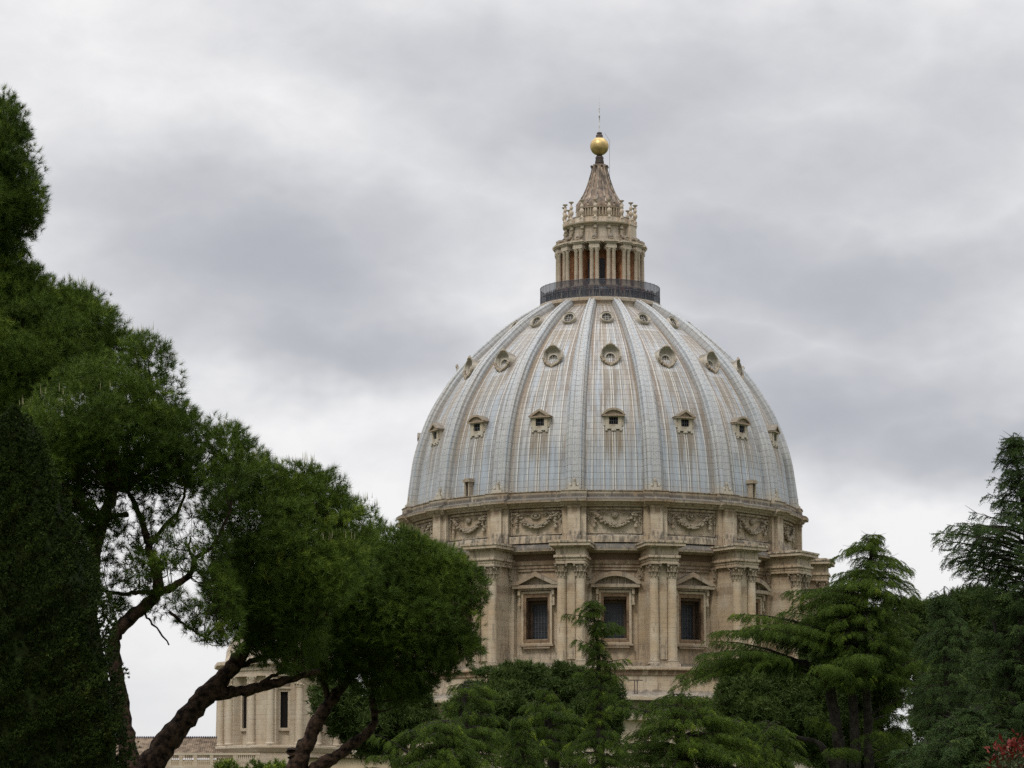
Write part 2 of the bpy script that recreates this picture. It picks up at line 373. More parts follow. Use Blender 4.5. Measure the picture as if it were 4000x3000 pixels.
# ================================================================== THE DOME
root = empty('domed_basilica', (DX, DY, 0), -math.atan(DX/DY))
tag(root, 'great ribbed lead dome on a columned stone drum with lantern and golden ball', 'basilica')
BAY = [R_(3.9+22.5*k) for k in range(16)]
RIB = [R_(-7.35+22.5*k) for k in range(16)]
def sm16(hw, dr, base=0.0, n=5):
    """ring samples: projection dr over +-hw (radians) at each rib, base elsewhere"""
    out = []
    step = R_(22.5)
    for a in RIB:
        out += [(a-hw-.0005, base)]
        out += [(a-hw+2*hw*i/2, dr) for i in range(3)]
        out += [(a+hw+.0005, base)]
        rest = step-2*hw
        out += [(a+hw+rest*i/(n+1), base) for i in range(1, n+1)]
    return out
def plain16(n=8):
    return [(RIB[0]+2*PI*i/(16*n), 0) for i in range(16*n)]
def around(obj, kids, angles, first=0):
    for i, a in enumerate(angles):
        if i == first: obj.rotation_euler.z = a
        else: copy_part(obj, kids, root, a)
# --- shell profile (rib silhouette measured at the sides)
SIL = [(2010,771),(1990,770),(1950,766),(1895,758),(1825,747),(1760,730),(1700,709),(1650,688),(1600,662),(1550,631),(1500,597),(1450,556),(1400,507),(1350,453),(1300,394),(1253,328),(1215,262),(1190,215)]
def depth(Y, z): return Y*math.cos(PITCH)+(z-CAMZ)*math.sin(PITCH)
prof = []
for (py, hp) in SIL:
    z = zf(py, 0); prof.append((hp*depth(DY, z)/FPX, z))
def resample(pr, n):
    P = np.array(pr); d = np.r_[0, np.cumsum(np.hypot(*np.diff(P, axis=0).T))]
    # smooth cubic through points via finite tangent hermite
    T = np.gradient(P, d, axis=0); s = np.linspace(0, d[-1], n); res = []
    for q in s:
        i = min(np.searchsorted(d, q, 'right')-1, len(d)-2); h = d[i+1]-d[i]; t = (q-d[i])/h
        h00 = 2*t**3-3*t**2+1; h10 = t**3-2*t**2+t; h01 = -2*t**3+3*t**2; h11 = t**3-t**2
        res.append(h00*P[i]+h10*h*T[i]+h01*P[i+1]+h11*h*T[i+1])
    return np.array(res), s
RP, RS = resample(prof, 60)
TT = np.gradient(RP, RS, axis=0); TT /= np.linalg.norm(TT, axis=1)[:, None]
NN = np.stack([TT[:, 1], -TT[:, 0]], 1)          # outward normal in (r,z)
RIBH = 1.0
SH = RP-NN*RIBH
def shell_at(z):
    """radius of the shell at height z"""
    return float(np.interp(z, SH[:, 1], SH[:, 0]))
def uvmesh(name, V, F, UV, mat, parent, smooth=40):
    me = bpy.data.meshes.new(name); me.from_pydata(V, [], F); me.update()
    uvl = me.uv_layers.new(name='UVMap')
    arr = np.array([UV[i] for f in F for i in f], dtype=np.float32).ravel(); uvl.data.foreach_set('uv', arr)
    me.materials.append(mat)
    me.polygons.foreach_set('use_smooth', [True]*len(me.polygons)); me.set_sharp_from_angle(angle=R_(smooth))
    o = bpy.data.objects.new(name, me); COL.objects.link(o); o.parent = parent; return o
V = []; F = []; UV = []; NA = 16*12; K = len(SH)
for j in range(NA+1):
    a = RIB[0]+2*PI*j/NA
    for i in range(K):
        V.append((SH[i,0]*math.sin(a), -SH[i,0]*math.cos(a), SH[i,1])); UV.append((j/12., RS[i]))
for j in range(NA):
    for i in range(K-1): F.append((j*K+i, (j+1)*K+i, (j+1)*K+i+1, j*K+i+1))
uvmesh('dome_shell', V, F, UV, M['lead'], root)
# --- a rib
XS = [(-1,-.1),(-.98,.40),(-.86,.62),(-.74,.55),(-.70,.86),(-.50,1.0),(-.28,.93),(-.24,.84),(.24,.84),(.28,.93),(.50,1.0),(.70,.86),(.74,.55),(.86,.62),(.98,.40),(1,-.1)]
V = []; F = []; UV = []
for i in range(K):
    r, z = SH[i]; hw = .58+.66*max(0, r-8.2)/17.8
    for (t, n) in XS:
        h = n*RIBH
        V.append((t*hw, -(r+NN[i,0]*h), z+NN[i,1]*h)); UV.append((.5+t*.49, RS[i]))
kx = len(XS)
for i in range(K-1):
    for j in range(kx-1): F.append((i*kx+j, i*kx+j+1, (i+1)*kx+j+1, (i+1)*kx+j))
rib = uvmesh('rib', V, F, UV, M['lead_rib'], root, 25)
b = MB()
zt = zf(1913, 27.0)
b.box(-.75,.75,-27.25,-26.1,zt-.1,zt+.45); b.box(-.22,.22,-27.0,-26.1,zt+.45,zt+1.1)
b.ball((-.5,-26.8,zt+.7),(.24,.25,.30)); b.ball((.5,-26.8,zt+.7),(.24,.25,.30)); b.ball((0,-26.8,zt+1.35),(.2,.2,.34))
ped = b.build('rib_pedestal', M['stone_dormer'], rib)
around(rib, [ped], RIB)
# --- attic cornice and blocking course
BLK = (.075,.068,.058); RUST_SHADE = (.13,.075,.04)  # the brown serves rust stains and shade painted into recesses
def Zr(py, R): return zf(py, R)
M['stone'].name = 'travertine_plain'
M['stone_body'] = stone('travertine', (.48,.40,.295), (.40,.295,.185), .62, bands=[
    (Zr(2060,26.4)-1.4, Zr(2060,26.4)-.5, BLK, .35, .45, .65), (Zr(2004,26.4), Zr(1968,27), RUST_SHADE, .65, .38, .62),
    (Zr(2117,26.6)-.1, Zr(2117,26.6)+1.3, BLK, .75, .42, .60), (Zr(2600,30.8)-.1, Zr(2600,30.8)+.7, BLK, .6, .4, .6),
    (Zr(2226,26)-.6, Zr(2119,26), RUST_SHADE, .6, .36, .6), (Zr(2320,26), Zr(2285,26), RUST_SHADE, .5, .3, .55), (Zr(2560,26)-.5, Zr(2515,26)+.2, BLK, .45, .45, .62)])  # bands under cornices and pediments: rust plus shade painted into the colour
M['stone_block'] = stone('travertine_block', (.48,.40,.295), (.40,.295,.185), .75, bands=[(Zr(2199,30.3)+.1, Zr(2166,30.9), RUST_SHADE, .75, .50, .60), (Zr(2109,31.6)-.35, Zr(2109,31.6)+.1, BLK, .7, .44, .58), (Zr(2134,31.6)-.2, Zr(2134,31.6)+.2, RUST_SHADE, .6, .45, .6)])
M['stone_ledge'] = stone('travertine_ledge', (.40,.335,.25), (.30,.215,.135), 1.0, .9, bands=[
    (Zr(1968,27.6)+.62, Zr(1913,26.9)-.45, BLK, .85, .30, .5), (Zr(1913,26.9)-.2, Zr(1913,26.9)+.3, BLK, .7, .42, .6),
    (Zr(2150,27.2)+.25, Zr(2119,26.6)+.4, BLK, .85, .32, .52), (Zr(2187,26.1)-.1, Zr(2150,27.2)-.1, RUST_SHADE, .92, .15, .42), (Zr(2226,26.1), Zr(2187,26.1), RUST_SHADE, .6, .34, .56)])  # recessed entablature: its shade is painted in together with the rust
M['stone_base'] = stone('travertine_base', (.48,.40,.295), (.40,.295,.185), .55, bands=[(Zr(2604,32.2)-1.0, Zr(2604,32.2)-.25, RUST_SHADE, .85, .34, .52), (Zr(2705,32)-.4, Zr(2705,32)+.35, BLK, .65, .4, .6), (Zr(2604,32.2)-3.2, Zr(2604,32.2)-1.1, RUST_SHADE, .35, .5, .65)])
zc0, zc1 = zf(1968, 27.6), zf(1913, 26.9)
pc = [(26.2,zc0-.25),(26.75,zc0-.2),(26.8,zc0),(27.1,zc0+.1),(27.15,zc0+.3),(27.65,zc0+.38),(27.7,zc0+.72),(27.6,zc0+.8),(26.85,zc0+1.05),(26.85,zc1-.14),(26.95,zc1-.1),(26.95,zc1),(26.0,zc1+.05),(25.4,zc1+.3)]
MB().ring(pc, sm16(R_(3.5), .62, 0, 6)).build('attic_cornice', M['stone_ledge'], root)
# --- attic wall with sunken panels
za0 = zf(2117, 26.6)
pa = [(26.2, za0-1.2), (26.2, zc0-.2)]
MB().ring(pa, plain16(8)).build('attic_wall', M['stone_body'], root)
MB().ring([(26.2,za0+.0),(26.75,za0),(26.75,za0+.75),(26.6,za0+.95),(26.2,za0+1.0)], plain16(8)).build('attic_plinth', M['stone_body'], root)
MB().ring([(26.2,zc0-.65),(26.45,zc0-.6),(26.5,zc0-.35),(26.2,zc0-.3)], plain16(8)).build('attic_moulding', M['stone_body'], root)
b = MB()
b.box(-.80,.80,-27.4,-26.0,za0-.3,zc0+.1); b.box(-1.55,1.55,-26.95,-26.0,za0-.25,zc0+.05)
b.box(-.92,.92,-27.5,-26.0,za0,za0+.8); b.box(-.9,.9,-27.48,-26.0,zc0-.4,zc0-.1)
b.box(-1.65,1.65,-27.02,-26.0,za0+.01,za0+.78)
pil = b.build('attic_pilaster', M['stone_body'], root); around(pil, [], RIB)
# --- panel frame + garland
zg0, zg1 = zf(2068, 26.3), zf(1996, 26.3)
def panel(b, x0, x1, z0, z1, y0, y1, t=.14):
    b.box(x0,x1,y0,y1,z1-t,z1); b.box(x0,x1,y0,y1,z0,z0+t); b.box(x0,x0+t,y0,y1,z0+t,z1-t); b.box(x1-t,x1,y0,y1,z0+t,z1-t)
b = MB(); panel(b, -3.50, 3.50, zg0-.5, zg1+.3, -26.22, -25.9, .07)
fr = b.build('panel_frame', M['stone'], root); around(fr, [], BAY)
def garland(kind):
    r = random.Random(3+kind); b = MB(); H = zg1-zg0; y = -26.35
    for k in range(34):                     # the swag
        t = -1+2*k/33.; x = t*1.85; z = zg1-.30-(1-abs(t)**2.3)*(H-.85)
        for q in range(5 if abs(t) < .75 else 3):
            b.ball((x+r.uniform(-.1,.1), y-r.uniform(-.02,.34), z+r.uniform(-.27,.22)), r.uniform(.11,.20), 6, 4)
    for s in (-1, 1):                       # ribbons and hanging drops
        for k in range(9):
            b.ball((s*(2.0+r.uniform(-.12,.12)), y-.08, zg1-.2-k*.17), r.uniform(.10,.2), 6, 4)
        b.lathe([(.01,zg0+.28),(.2,zg0+.3),(.22,zg0+.5),(.1,zg0+.75)], 8, s*2.0, y-.05)
        for k in range(7):
            b.ball((s*(2.45+r.uniform(-.1,.1)), y, zg1-.15-k*.2), r.uniform(.08,.15), 5, 4)
        b.tube([(s*2.4,y-.1,zg1-.1),(s*1.7,y-.12,zg1-.28),(s*1.1,y-.1,zg1-.1),(s*.6,y-.12,zg1-.32)], [.1,.07,.09,.06], 6)
    if kind == 0:
        b.ball((0,y-.05,zg1-.5),(.36,.25,.46),10,7); b.ball((0,y-.3,zg1-.55),(.08,.1,.1),6,4)
        b.ball((-.13,y-.25,zg1-.42),.07,6,4); b.ball((.13,y-.25,zg1-.42),.07,6,4)
    else:
        for k in range(12):
            a = k*PI/6; b.ball((.42*math.cos(a), y-.06, zg1-.5+.32*math.sin(a)), .13, 6, 4)
        b.ball((0,y-.1,zg1-.5),.2,6,4)
        for k in range(12): b.ball((r.uniform(-1,1), y-.03, zg1-.25+r.uniform(-.15,.12)), .11, 6, 4)
    b.v = [(x*1.34, y_, z) for x, y_, z in b.v]
    return b.build('garland', M['stone_relief'], root, 60)
g0, g1 = garland(0), garland(1)
around(g0, [], BAY[0::2]); around(g1, [], BAY[1::2])
# --- drum wall and its entablature
zb = zf(2600, 30.8)                                  # top of the stylobate, foot of the columns
RW = 25.7
zwt, zwb = zf(2330,RW+.2), zf(2497,RW+.2)
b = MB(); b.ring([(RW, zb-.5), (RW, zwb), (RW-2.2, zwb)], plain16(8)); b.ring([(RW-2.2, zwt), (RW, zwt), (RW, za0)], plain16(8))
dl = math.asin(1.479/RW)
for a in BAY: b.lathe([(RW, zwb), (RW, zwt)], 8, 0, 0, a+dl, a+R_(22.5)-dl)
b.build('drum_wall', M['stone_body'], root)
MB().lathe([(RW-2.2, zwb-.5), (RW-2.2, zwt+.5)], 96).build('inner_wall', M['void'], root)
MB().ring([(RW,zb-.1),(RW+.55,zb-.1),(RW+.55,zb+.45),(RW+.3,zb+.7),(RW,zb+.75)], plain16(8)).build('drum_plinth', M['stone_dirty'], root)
ze0, ze1, ze2, ze3 = zf(2226,26.1), zf(2187,26.1), zf(2150,27.2), zf(2119,26.6)
pe = [(RW,ze0-.05),(RW+.22,ze0),(RW+.22,ze0+.35),(RW+.34,ze0+.37),(RW+.34,ze0+.75),(RW+.46,ze0+.78),(RW+.6,ze1-.08),(RW+.6,ze1),(RW+.3,ze1+.03),(RW+.3,ze2-.35),(RW+.7,ze2-.25),(RW+.8,ze2),(RW+1.5,ze2+.05),(RW+1.55,ze2+.38),(RW+1.4,ze2+.5),(RW+.5,ze3+.25)]
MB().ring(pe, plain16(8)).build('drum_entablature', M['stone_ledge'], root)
# --- buttress with paired columns
zs0, zs1, zs2, zs3, zs4, zs5 = zf(2592,30.3), zf(2252,30.3), zf(2199,30.3), zf(2166,30.9), zf(2134,31.6), zf(2109,31.6)
RC = 30.15
b = MB()
b.box(-1.45,1.45,-RC+.15,-RW+.5,zb-.2,zs3)
b.box(-.50,.50,-RC+.02,-RC+.2,zb+.9,zs2-.1)          # rough masonry between the columns
b.box(-2.15,-1.2,-RW-.75,-RW+.4,zb-.1,zs2); b.box(1.2,2.15,-RW-.75,-RW+.4,zb-.1,zs2)
b.box(-2.0,2.0,-RC-.95,-RW+.4,zb-.25,zb+.32)
b.box(-2.35,2.35,-RW-1.0,-RW+.3,zb-.24,zb+.9)
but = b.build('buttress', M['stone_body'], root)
kids = []
for s in (-1, 1):
    b = MB(); x = s*1.2; H = zs1-zs0
    b.lathe([(.80,zs0-.05),(.84,zs0+.05),(.84,zs0+.18),(.70,zs0+.26),(.74,zs0+.40),(.66,zs0+.5)]+
            [(.625-.085*max(0,t-.25)/.75, zs0+.5+(H-.62)*t) for t in (0,.2,.4,.6,.8,1)]+[(.60,zs1-.1),(.60,zs1),(.5,zs1)], 20, x, -RC)
    b.box(x-.9,x+.9,-RC-.9,-RC+.9,zb+.3,zs0-.03)
    kids.append(b.build('column', M['stone_column'] if 'stone_column' in M else M['stone'], but, 35))
    # corinthian capital: bell, two leaf rings, volutes, abacus
    b = MB(); Hc = zs2-zs1; r = random.Random(5+s)
    b.lathe([(.5,zs1),(.56,zs1+Hc*.4),(.66,zs1+Hc*.75),(.78,zs1+Hc*.86)], 16, x, -RC)
    for row_, (n, rr, hh, ph) in enumerate(((8,.60,.42,0),(8,.66,.72,.39))):
        for k in range(n):
            a = ph+k*2*PI/n; cx, cy = x+rr*math.sin(a), -RC-rr*math.cos(a)
            px_, py_ = x+(rr+.20)*math.sin(a), -RC-(rr+.20)*math.cos(a)
            b.tube([(cx,cy,zs1+.05+row_*.35*Hc),(cx,cy,zs1+Hc*(hh-.08)),(px_,py_,zs1+Hc*hh),(px_,py_,zs1+Hc*(hh-.1))], [.15,.13,.10,.06], 5)
    for k in range(4):
        a = PI/4+k*PI/2; b.ball((x+.95*math.sin(a), -RC-.95*math.cos(a), zs1+Hc*.82), (.17,.17,.2), 7, 5)
    b.box(x-.85,x+.85,-RC-.85,-RC+.85,zs2-.15,zs2)
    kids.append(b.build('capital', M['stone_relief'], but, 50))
    b = MB(); xx = s*1.72
    b.lathe([(.42,zs1),(.45,zs1+Hc*.5),(.62,zs1+Hc*.9)], 10, xx, -RW-.72, 0, 2*PI, 1, .45)
    for k in range(8):
        b.ball((xx+r.uniform(-.4,.4), -RW-.85-r.uniform(0,.15), zs1+.15+k*Hc/9), .15, 6, 4)
    b.box(xx-.6,xx+.6,-RW-1.1,-RW-.3,zs2-.15,zs2-.01)
    kids.append(b.build('pilaster_capital', M['stone_relief'], but, 50))
b = MB()
# architrave, frieze, cornice of the buttress
def slab(b, hw, R0, z0, z1, Rb=RW+.2): b.box(-hw, hw, -R0, -Rb, z0, z1)
h = (zs3-zs2)
slab(b,1.85,RC+.72,zs2+.002,zs2+h*.35); slab(b,1.92,RC+.79,zs2+h*.35+.001,zs2+h*.7); slab(b,2.10,RC+.98,zs2+h*.7+.001,zs3)
slab(b,1.82,RC+.66,zs3+.001,zs4)
b.box(-1.86,-1.25,-RC-.70,-RC-.5,zs3+.002,zs4-.01); b.box(1.25,1.86,-RC-.70,-RC-.5,zs3+.002,zs4-.01)
h = zs5-zs4
slab(b,2.15,RC+1.0,zs4+.001,zs4+h*.22); slab(b,2.62,RC+1.48,zs4+h*.22+.001,zs4+h*.72); slab(b,2.74,RC+1.6,zs4+h*.72+.001,zs5)
slab(b,2.0,RC+.7,zs5+.001,zs5+.18)
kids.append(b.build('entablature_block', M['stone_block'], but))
around(but, kids, RIB)
# --- windows of the drum
def arc_pts(hw, z0, rise, n=14):
    Rr = (hw*hw+rise*rise)/(2*rise); a = math.asin(hw/Rr)
    return [(Rr*math.sin(-a+2*a*i/n), z0+rise-Rr+Rr*math.cos(-a+2*a*i/n)) for i in range(n+1)]
def drum_window(kind):
    zt_, zb_ = zf(2330,RW+.2), zf(2497,RW+.2); zft, zfb = zf(2306,RW+.3), zf(2515,RW+.3)
    yw = -RW-.02
    b = MB()
    # outer architrave with stepped faces
    def frame(b, hw0, hw1, z0, z1, z2, z3, y0, y1):
        b.box(-hw1,hw1,y0,y1,z2,z3); b.box(-hw1,hw1,y0,y1,z0,z1); b.box(-hw1,-hw0,y0,y1,z1+.001,z2-.001); b.box(hw0,hw1,y0,y1,z1+.001,z2-.001)
    frame(b,1.802,2.10,zfb,zfb+.219,zft-.279,zft,yw-.45,yw+.3)
    o = b.build('window', M['stone'], root); k = []
    b = MB(); frame(b,1.48,1.80,zfb+.22,zb_,zt_,zft-.28,yw-.32,yw+.3); k.append(b.build('architrave', M['stained_stone'], o))
    b = MB(); b.box(-1.47,1.47,yw-.10,yw+.1,zb_,zb_+.12); b.box(-2.3,2.3,yw-.6,yw+.2,zfb-.22,zfb-.002); b.box(-1.8,1.8,yw-.5,yw+.2,zfb-.5,zfb-.222)
    k.append(b.build('sill', M['stone_dirty'], o))
    b = MB(); yi = yw+1.55
    b.box(-1.70,-1.481,yw+.02,yi+.3,zb_-.1,zt_+.1); b.box(1.481,1.70,yw+.02,yi+.3,zb_-.1,zt_+.1); b.box(-1.48,1.48,yi-.25,yi+.3,zt_-.75,zt_+.1)
    b.box(-1.48,-1.2,yi-.15,yi+.3,zb_+.01,zt_-.751); b.box(1.2,1.48,yi-.15,yi+.3,zb_+.01,zt_-.751); b.box(-1.479,1.479,yw+.1,yi-.26,zt_-.35,zt_-.02)
    k.append(b.build('reveal', M['brownwood'], o))
    b = MB(); b.box(-1.199,1.199,yi,yi+.08,zb_+.01,zt_-.751)
    k.append(b.build('glazing', M['glass'], o))
    b = MB(); hgt = zt_-.75-zb_
    for i in range(1,6): x = -1.2+2.4*i/6; b.box(x-.03,x+.03,yi-.09,yi-.03,zb_+.02,zt_-.76)
    for i in range(1,8): z = zb_+hgt*i/8; b.box(-1.19,1.19,yi-.08,yi-.04,z-.018,z+.018)
    k.append(b.build('window_bars', M['grille'], o))
    # brackets
    for s in (-1,1):
        x = s*2.32; b = MB()
        b.box(x-.17,x+.17,yw-.75,yw+.1,zft-.5,zft+.1); b.box(x-.14,x+.14,yw-.5,yw+.1,zft-1.5,zft-.501); b.box(x-.17,x+.17,yw-.6,yw+.1,zft-1.85,zft-1.501)
        k.append(b.build('bracket', M['stone'], o))
    # pediment
    zp0, zp1, zpt = zf(2293,RW+1.1), zf(2280,RW+1.1), zf(2231,RW+1.0)
    b = MB(); y0 = yw-1.05
    b.box(-2.45,2.45,yw-.7,yw+.1,zft+.1,zp0-.001)
    b.box(-3.15,3.15,y0,yw+.1,zp0,zp1)
    hw = 3.4; rise = zpt-zp1
    if kind == 0:
        po = arc_pts(hw, zp1, rise); pi_ = arc_pts(hw-.65, zp1, rise-.6)
        b.arch(po, pi_, y0-.08, yw+.1); b.prism([( x, z) for x, z in arc_pts(hw-.55, zp1+.001, rise-.5)], yw-.35, yw+.05)
        for x in (-1.3,-.4,.4,1.3): b.box(x-.06,x+.06,yw-.6,yw-.3,zp1,zp1+.75)
    else:
        b.arch([(-hw,zp1),(0,zpt+.1),(hw,zp1)], [(-hw+1.0,zp1),(0,zpt-.52),(hw-1.0,zp1)], y0-.08, yw+.1)
        b.prism([(-hw+1.0,zp1+.001),(hw-1.0,zp1+.001),(0,zpt-.53)], yw-.35, yw+.05)
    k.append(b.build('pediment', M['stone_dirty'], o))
    return o, k
for kd in (0, 1):
    o, k = drum_window(kd); around(o, k, BAY[kd::2])
# --- stylobate, ledges and the block of the church below
zy0, zy1 = zf(2604, 32.2), zf(2705, 32.0)
pst = [(25,zb-.1),(31.9,zb-.1),(32.3,zy0-.02),(32.3,zy0-.35),(31.95,zy0-.5),(31.95,zy0-.95),(31.75,zy0-1.05),(31.75,zy1+.25),(32.0,zy1+.1),(33.2,zy1-.25),(34.6,zy1-.6),(34.8,zy1-.65),(34.8,zy1-1.05),(34.2,zy1-1.15)]
MB().ring(pst, plain16(8)).build('stylobate', M['stone_base'], root)
b = MB(); b.box(-4.4,4.4,-33.0,-31.6,zy0-.1,zy0+.02)
MB().ring([(34.2,zy1-1.1),(34.2,zy1-2.3),(35.0,zy1-2.5),(35.6,zy1-2.9),(35.6,zy1-3.5),(34.9,zy1-3.8),(34.7,zy1-6),(35.1,zy1-6.2),(35.1,zy1-6.6),(34.7,zy1-6.9),(34.7,0)], [(RIB[0]+R_(7)+2*PI*i/8,0) for i in range(8)]).build('church_wall', M['stone_light'], root)
zq0, zq1 = zf(2699,31.8), zf(2670,31.8)
def at_theta(px, R): return math.asin((px-2347)*depth(DY-R*.97, 35)/FPX/R)
o = MB().box(-.5,.5,-31.83,-31.4,zq0,zq1).build('attic_window', M['glass'], root); o.rotation_euler.z = at_theta(2417, 31.8)
b = MB(); panel(b,-.68,.68,zq0-.17,zq1+.17,-31.95,-31.4,.18); b.box(-.03,.03,-31.88,-31.8,zq0,zq1); b.box(-.5,.5,-31.87,-31.82,(zq0+zq1)/2-.03,(zq0+zq1)/2+.03)
b.build('window_frame', M['stone'], o)
zr0, zr1 = zf(2710,33), zf(2655,33)
b = MB(); b.box(-.9,.9,-33.1,-33.0,zr1-.12,zr1); b.box(-.22,-.12,-33.1,-33.0,zr0,zr1-.12); b.box(.12,.22,-33.1,-33.0,zr0,zr1-.12); b.box(-.5,.5,-33.15,-32.8,zr0-.5,zr0)
o = b.build('iron_stand', M['bronze'], root); o.rotation_euler.z = at_theta(2480, 33)
b = MB(); zn0, zn1 = zf(2598,26.3), zf(2560,26.3)
b.prism([(-.75,zn0),(.75,zn0),(.75,zn1-.5),(.5,zn1-.1),(0,zn1+.1),(-.5,zn1-.1),(-.75,zn1-.5)], -26.32, -25.5)
o = b.build('blind_arch', M['stone_light'], root); o.rotation_euler.z = at_theta(1997, 26.3)
# --- dormers, lowest full row (pedimented)
def dormer(kind):
    z0, z1, zt_ = zf(1672,24.4), zf(1627,24.4), zf(1598,24.4)
    r1 = shell_at((z0+z1)/2); yf = -(r1+.38); yb = -(shell_at(zt_)-.4); b = MB()
    zo0, zo1 = zf(1658,24.6), zf(1629,24.6)
    b.box(-1.05,-.58,yf,yb,z0,z1); b.box(.58,1.05,yf,yb,z0,z1); b.box(-.579,.579,yf,yb,z0,zo0); b.box(-.579,.579,yf,yb,zo1,z1)
    b.box(-1.3,-1.051,yf+.12,yb,z0+.3,z1); b.box(1.051,1.3,yf+.12,yb,z0+.3,z1)
    b.box(-1.15,1.15,yf-.12,yb,z0-.16,z0-.001); b.ball((-.95,yf,z0-.3),.2,7,5); b.ball((.95,yf,z0-.3),.2,7,5); b.ball((0,yf,z0-.3),(.4,.2,.22),8,5)
    o = b.build('dormer', M['stone_dormer'], root); k = []
    b = MB(); b.box(-1.45,1.45,yf-.28,yb,z1+.001,z1+.2)
    hw = 1.55; rise = zt_-z1-.1
    if kind == 0:
        b.arch(arc_pts(hw,z1+.201,rise),arc_pts(hw-.3,z1+.201,rise-.28),yf-.32,yb-.2); b.prism(arc_pts(hw-.3,z1+.202,rise-.28),yf-.05,yb)
    else:
        b.arch([(-hw,z1+.201),(0,z1+.3+rise),(hw,z1+.201)],[(-hw+.55,z1+.201),(0,z1+rise-.02),(hw-.55,z1+.201)],yf-.32,yb-.2)
        b.prism([(-hw+.55,z1+.202),(hw-.55,z1+.202),(0,z1+rise-.03)],yf-.05,yb)
    k.append(b.build('dormer_pediment', M['stone_dirty'], o))
    k.append(MB().box(-.579,.579,yf+.25,yf+.5,zo0,zo1).build('pane', M['void'], o))
    b = MB(); b.box(-.03,.03,yf+.14,yf+.2,zo0,zo1); b.box(-.57,.57,yf+.15,yf+.19,(zo0+zo1)/2-.03,(zo0+zo1)/2+.03)
    for x in (-.3,.3): b.box(x-.02,x+.02,yf+.14,yf+.2,zo0,zo1)
    k.append(b.build('glazing_bars', M['grille'], o))
    return o, k
for kd in (0, 1):
    o, k = dormer(kd); around(o, k, BAY[kd::2])
# --- middle row: hooded round windows with cartouche
def tilted(b, yc, zc, tilt):
    c, s_ = math.cos(tilt), math.sin(tilt)
    b.v = [(x, yc+(y*c+z*s_), zc+(z*c-y*s_)) for x, y, z in b.v]; return b
def round_dormer(scale, py, hood, tilt, back):
    zc = zf(py, 0 if False else 18); 
    for _ in range(3): zc = zf(py, shell_at(zc)+.3)
    yc = -(shell_at(zc)+(.32 if hood else .80))
    k = []
    def disc_ring(b, r0, r1, y0, y1, sz=1.0, a0=0, a1=2*PI, n=22):
        po = [(r1*math.sin(a0+(a1-a0)*i/n), sz*r1*math.cos(a0+(a1-a0)*i/n)) for i in range(n+1)]
        pi_ = [(r0*math.sin(a0+(a1-a0)*i/n), sz*r0*math.cos(a0+(a1-a0)*i/n)) for i in range(n+1)]
        b.arch(po, pi_, y0, y1)
    wz = -.38*scale if hood else 0.0; wr = .62*scale if hood else .70*scale
    def loft(b, rings):
        n = 24; o0 = len(b.v)
        for (r_, y_, z_) in rings: b.v += [(r_*math.sin(2*PI*i/n), y_, z_+r_*math.cos(2*PI*i/n)) for i in range(n)]
        for q in range(len(rings)-1): b.f += [(o0+q*n+i, o0+q*n+(i+1)%n, o0+(q+1)*n+(i+1)%n, o0+(q+1)*n+i) for i in range(n)]
    b = MB()
    if hood: loft(b, [(1.30*scale,-.55,0),(1.42*scale,-.60,0),(1.47*scale,-.5,0),(1.47*scale,back,0)]); loft(b, [(1.30*scale,-.55,0),(1.26*scale,-.3,-.02),(1.06*scale,-.02,-.12),(.86*scale,.08,wz),(.84*scale,-.06,wz),(.68*scale,-.06,wz),(wr,.06,wz),(wr,.4,wz)])
    else: loft(b, [(.70*scale,.15,0),(.74*scale,-.10,0),(.84*scale,-.16,0),(.94*scale,-.08,0),(1.0*scale,-.18,0),(1.06*scale,-.06,0),(1.06*scale,back,0)])
    o = tilted(b, yc, zc, tilt).build('round_dormer', M['stone_dormer'], root, 40)
    if hood:
        b = MB(); r = random.Random(9)
        for s in (-1,1):
            for i in range(8):
                a = s*(PI*.58+i*PI*.055); b.ball((1.36*scale*math.sin(a), -.5, 1.36*scale*math.cos(a)), r.uniform(.16,.27), 7, 5)
        for i in range(7): b.ball((-.6+.2*i, -.55, -1.25*scale-.13*(3-abs(3-i))), .24, 7, 5)
        b.ball((0,-.45,-1.85*scale),(.28,.22,.2),7,5)
        for x,z,r_ in ((0,1.50,.24),(-.30,1.42,.17),(.30,1.42,.17),(0,1.72,.13),(-.55,1.32,.12),(.55,1.32,.12)): b.ball((x*scale,-.6,z*scale),r_,7,5)
        k.append(tilted(b, yc, zc, tilt).build('cartouche', M['stone_dirty'], o, 60))
    py_ = .10 if hood else .14
    b = MB(); po = [(wr*1.02*math.sin(2*PI*i/20), wz+wr*1.02*math.cos(2*PI*i/20)) for i in range(20)]
    b.prism(po, py_+.05, py_+.2); k.append(tilted(b, yc, zc, tilt).build('pane', M['glass'], o))
    b = MB()
    for q in (-.2,.2):
        b.box(q*scale-.025,q*scale+.025,py_-.03,py_+.03,wz-wr*.9,wz+wr*.9); b.box(-wr*.9,wr*.9,py_-.025,py_+.025,wz+q*scale-.025,wz+q*scale+.025)
    k.append(tilted(b, yc, zc, tilt).build('glazing_bars', M['stone_dormer'], o))
    return o, k
o, k = round_dormer(.93, 1388, True, R_(10), 2.4); around(o, k, BAY)
o, k = round_dormer(.92, 1240, False, R_(34), 1.3); around(o, k, BAY)
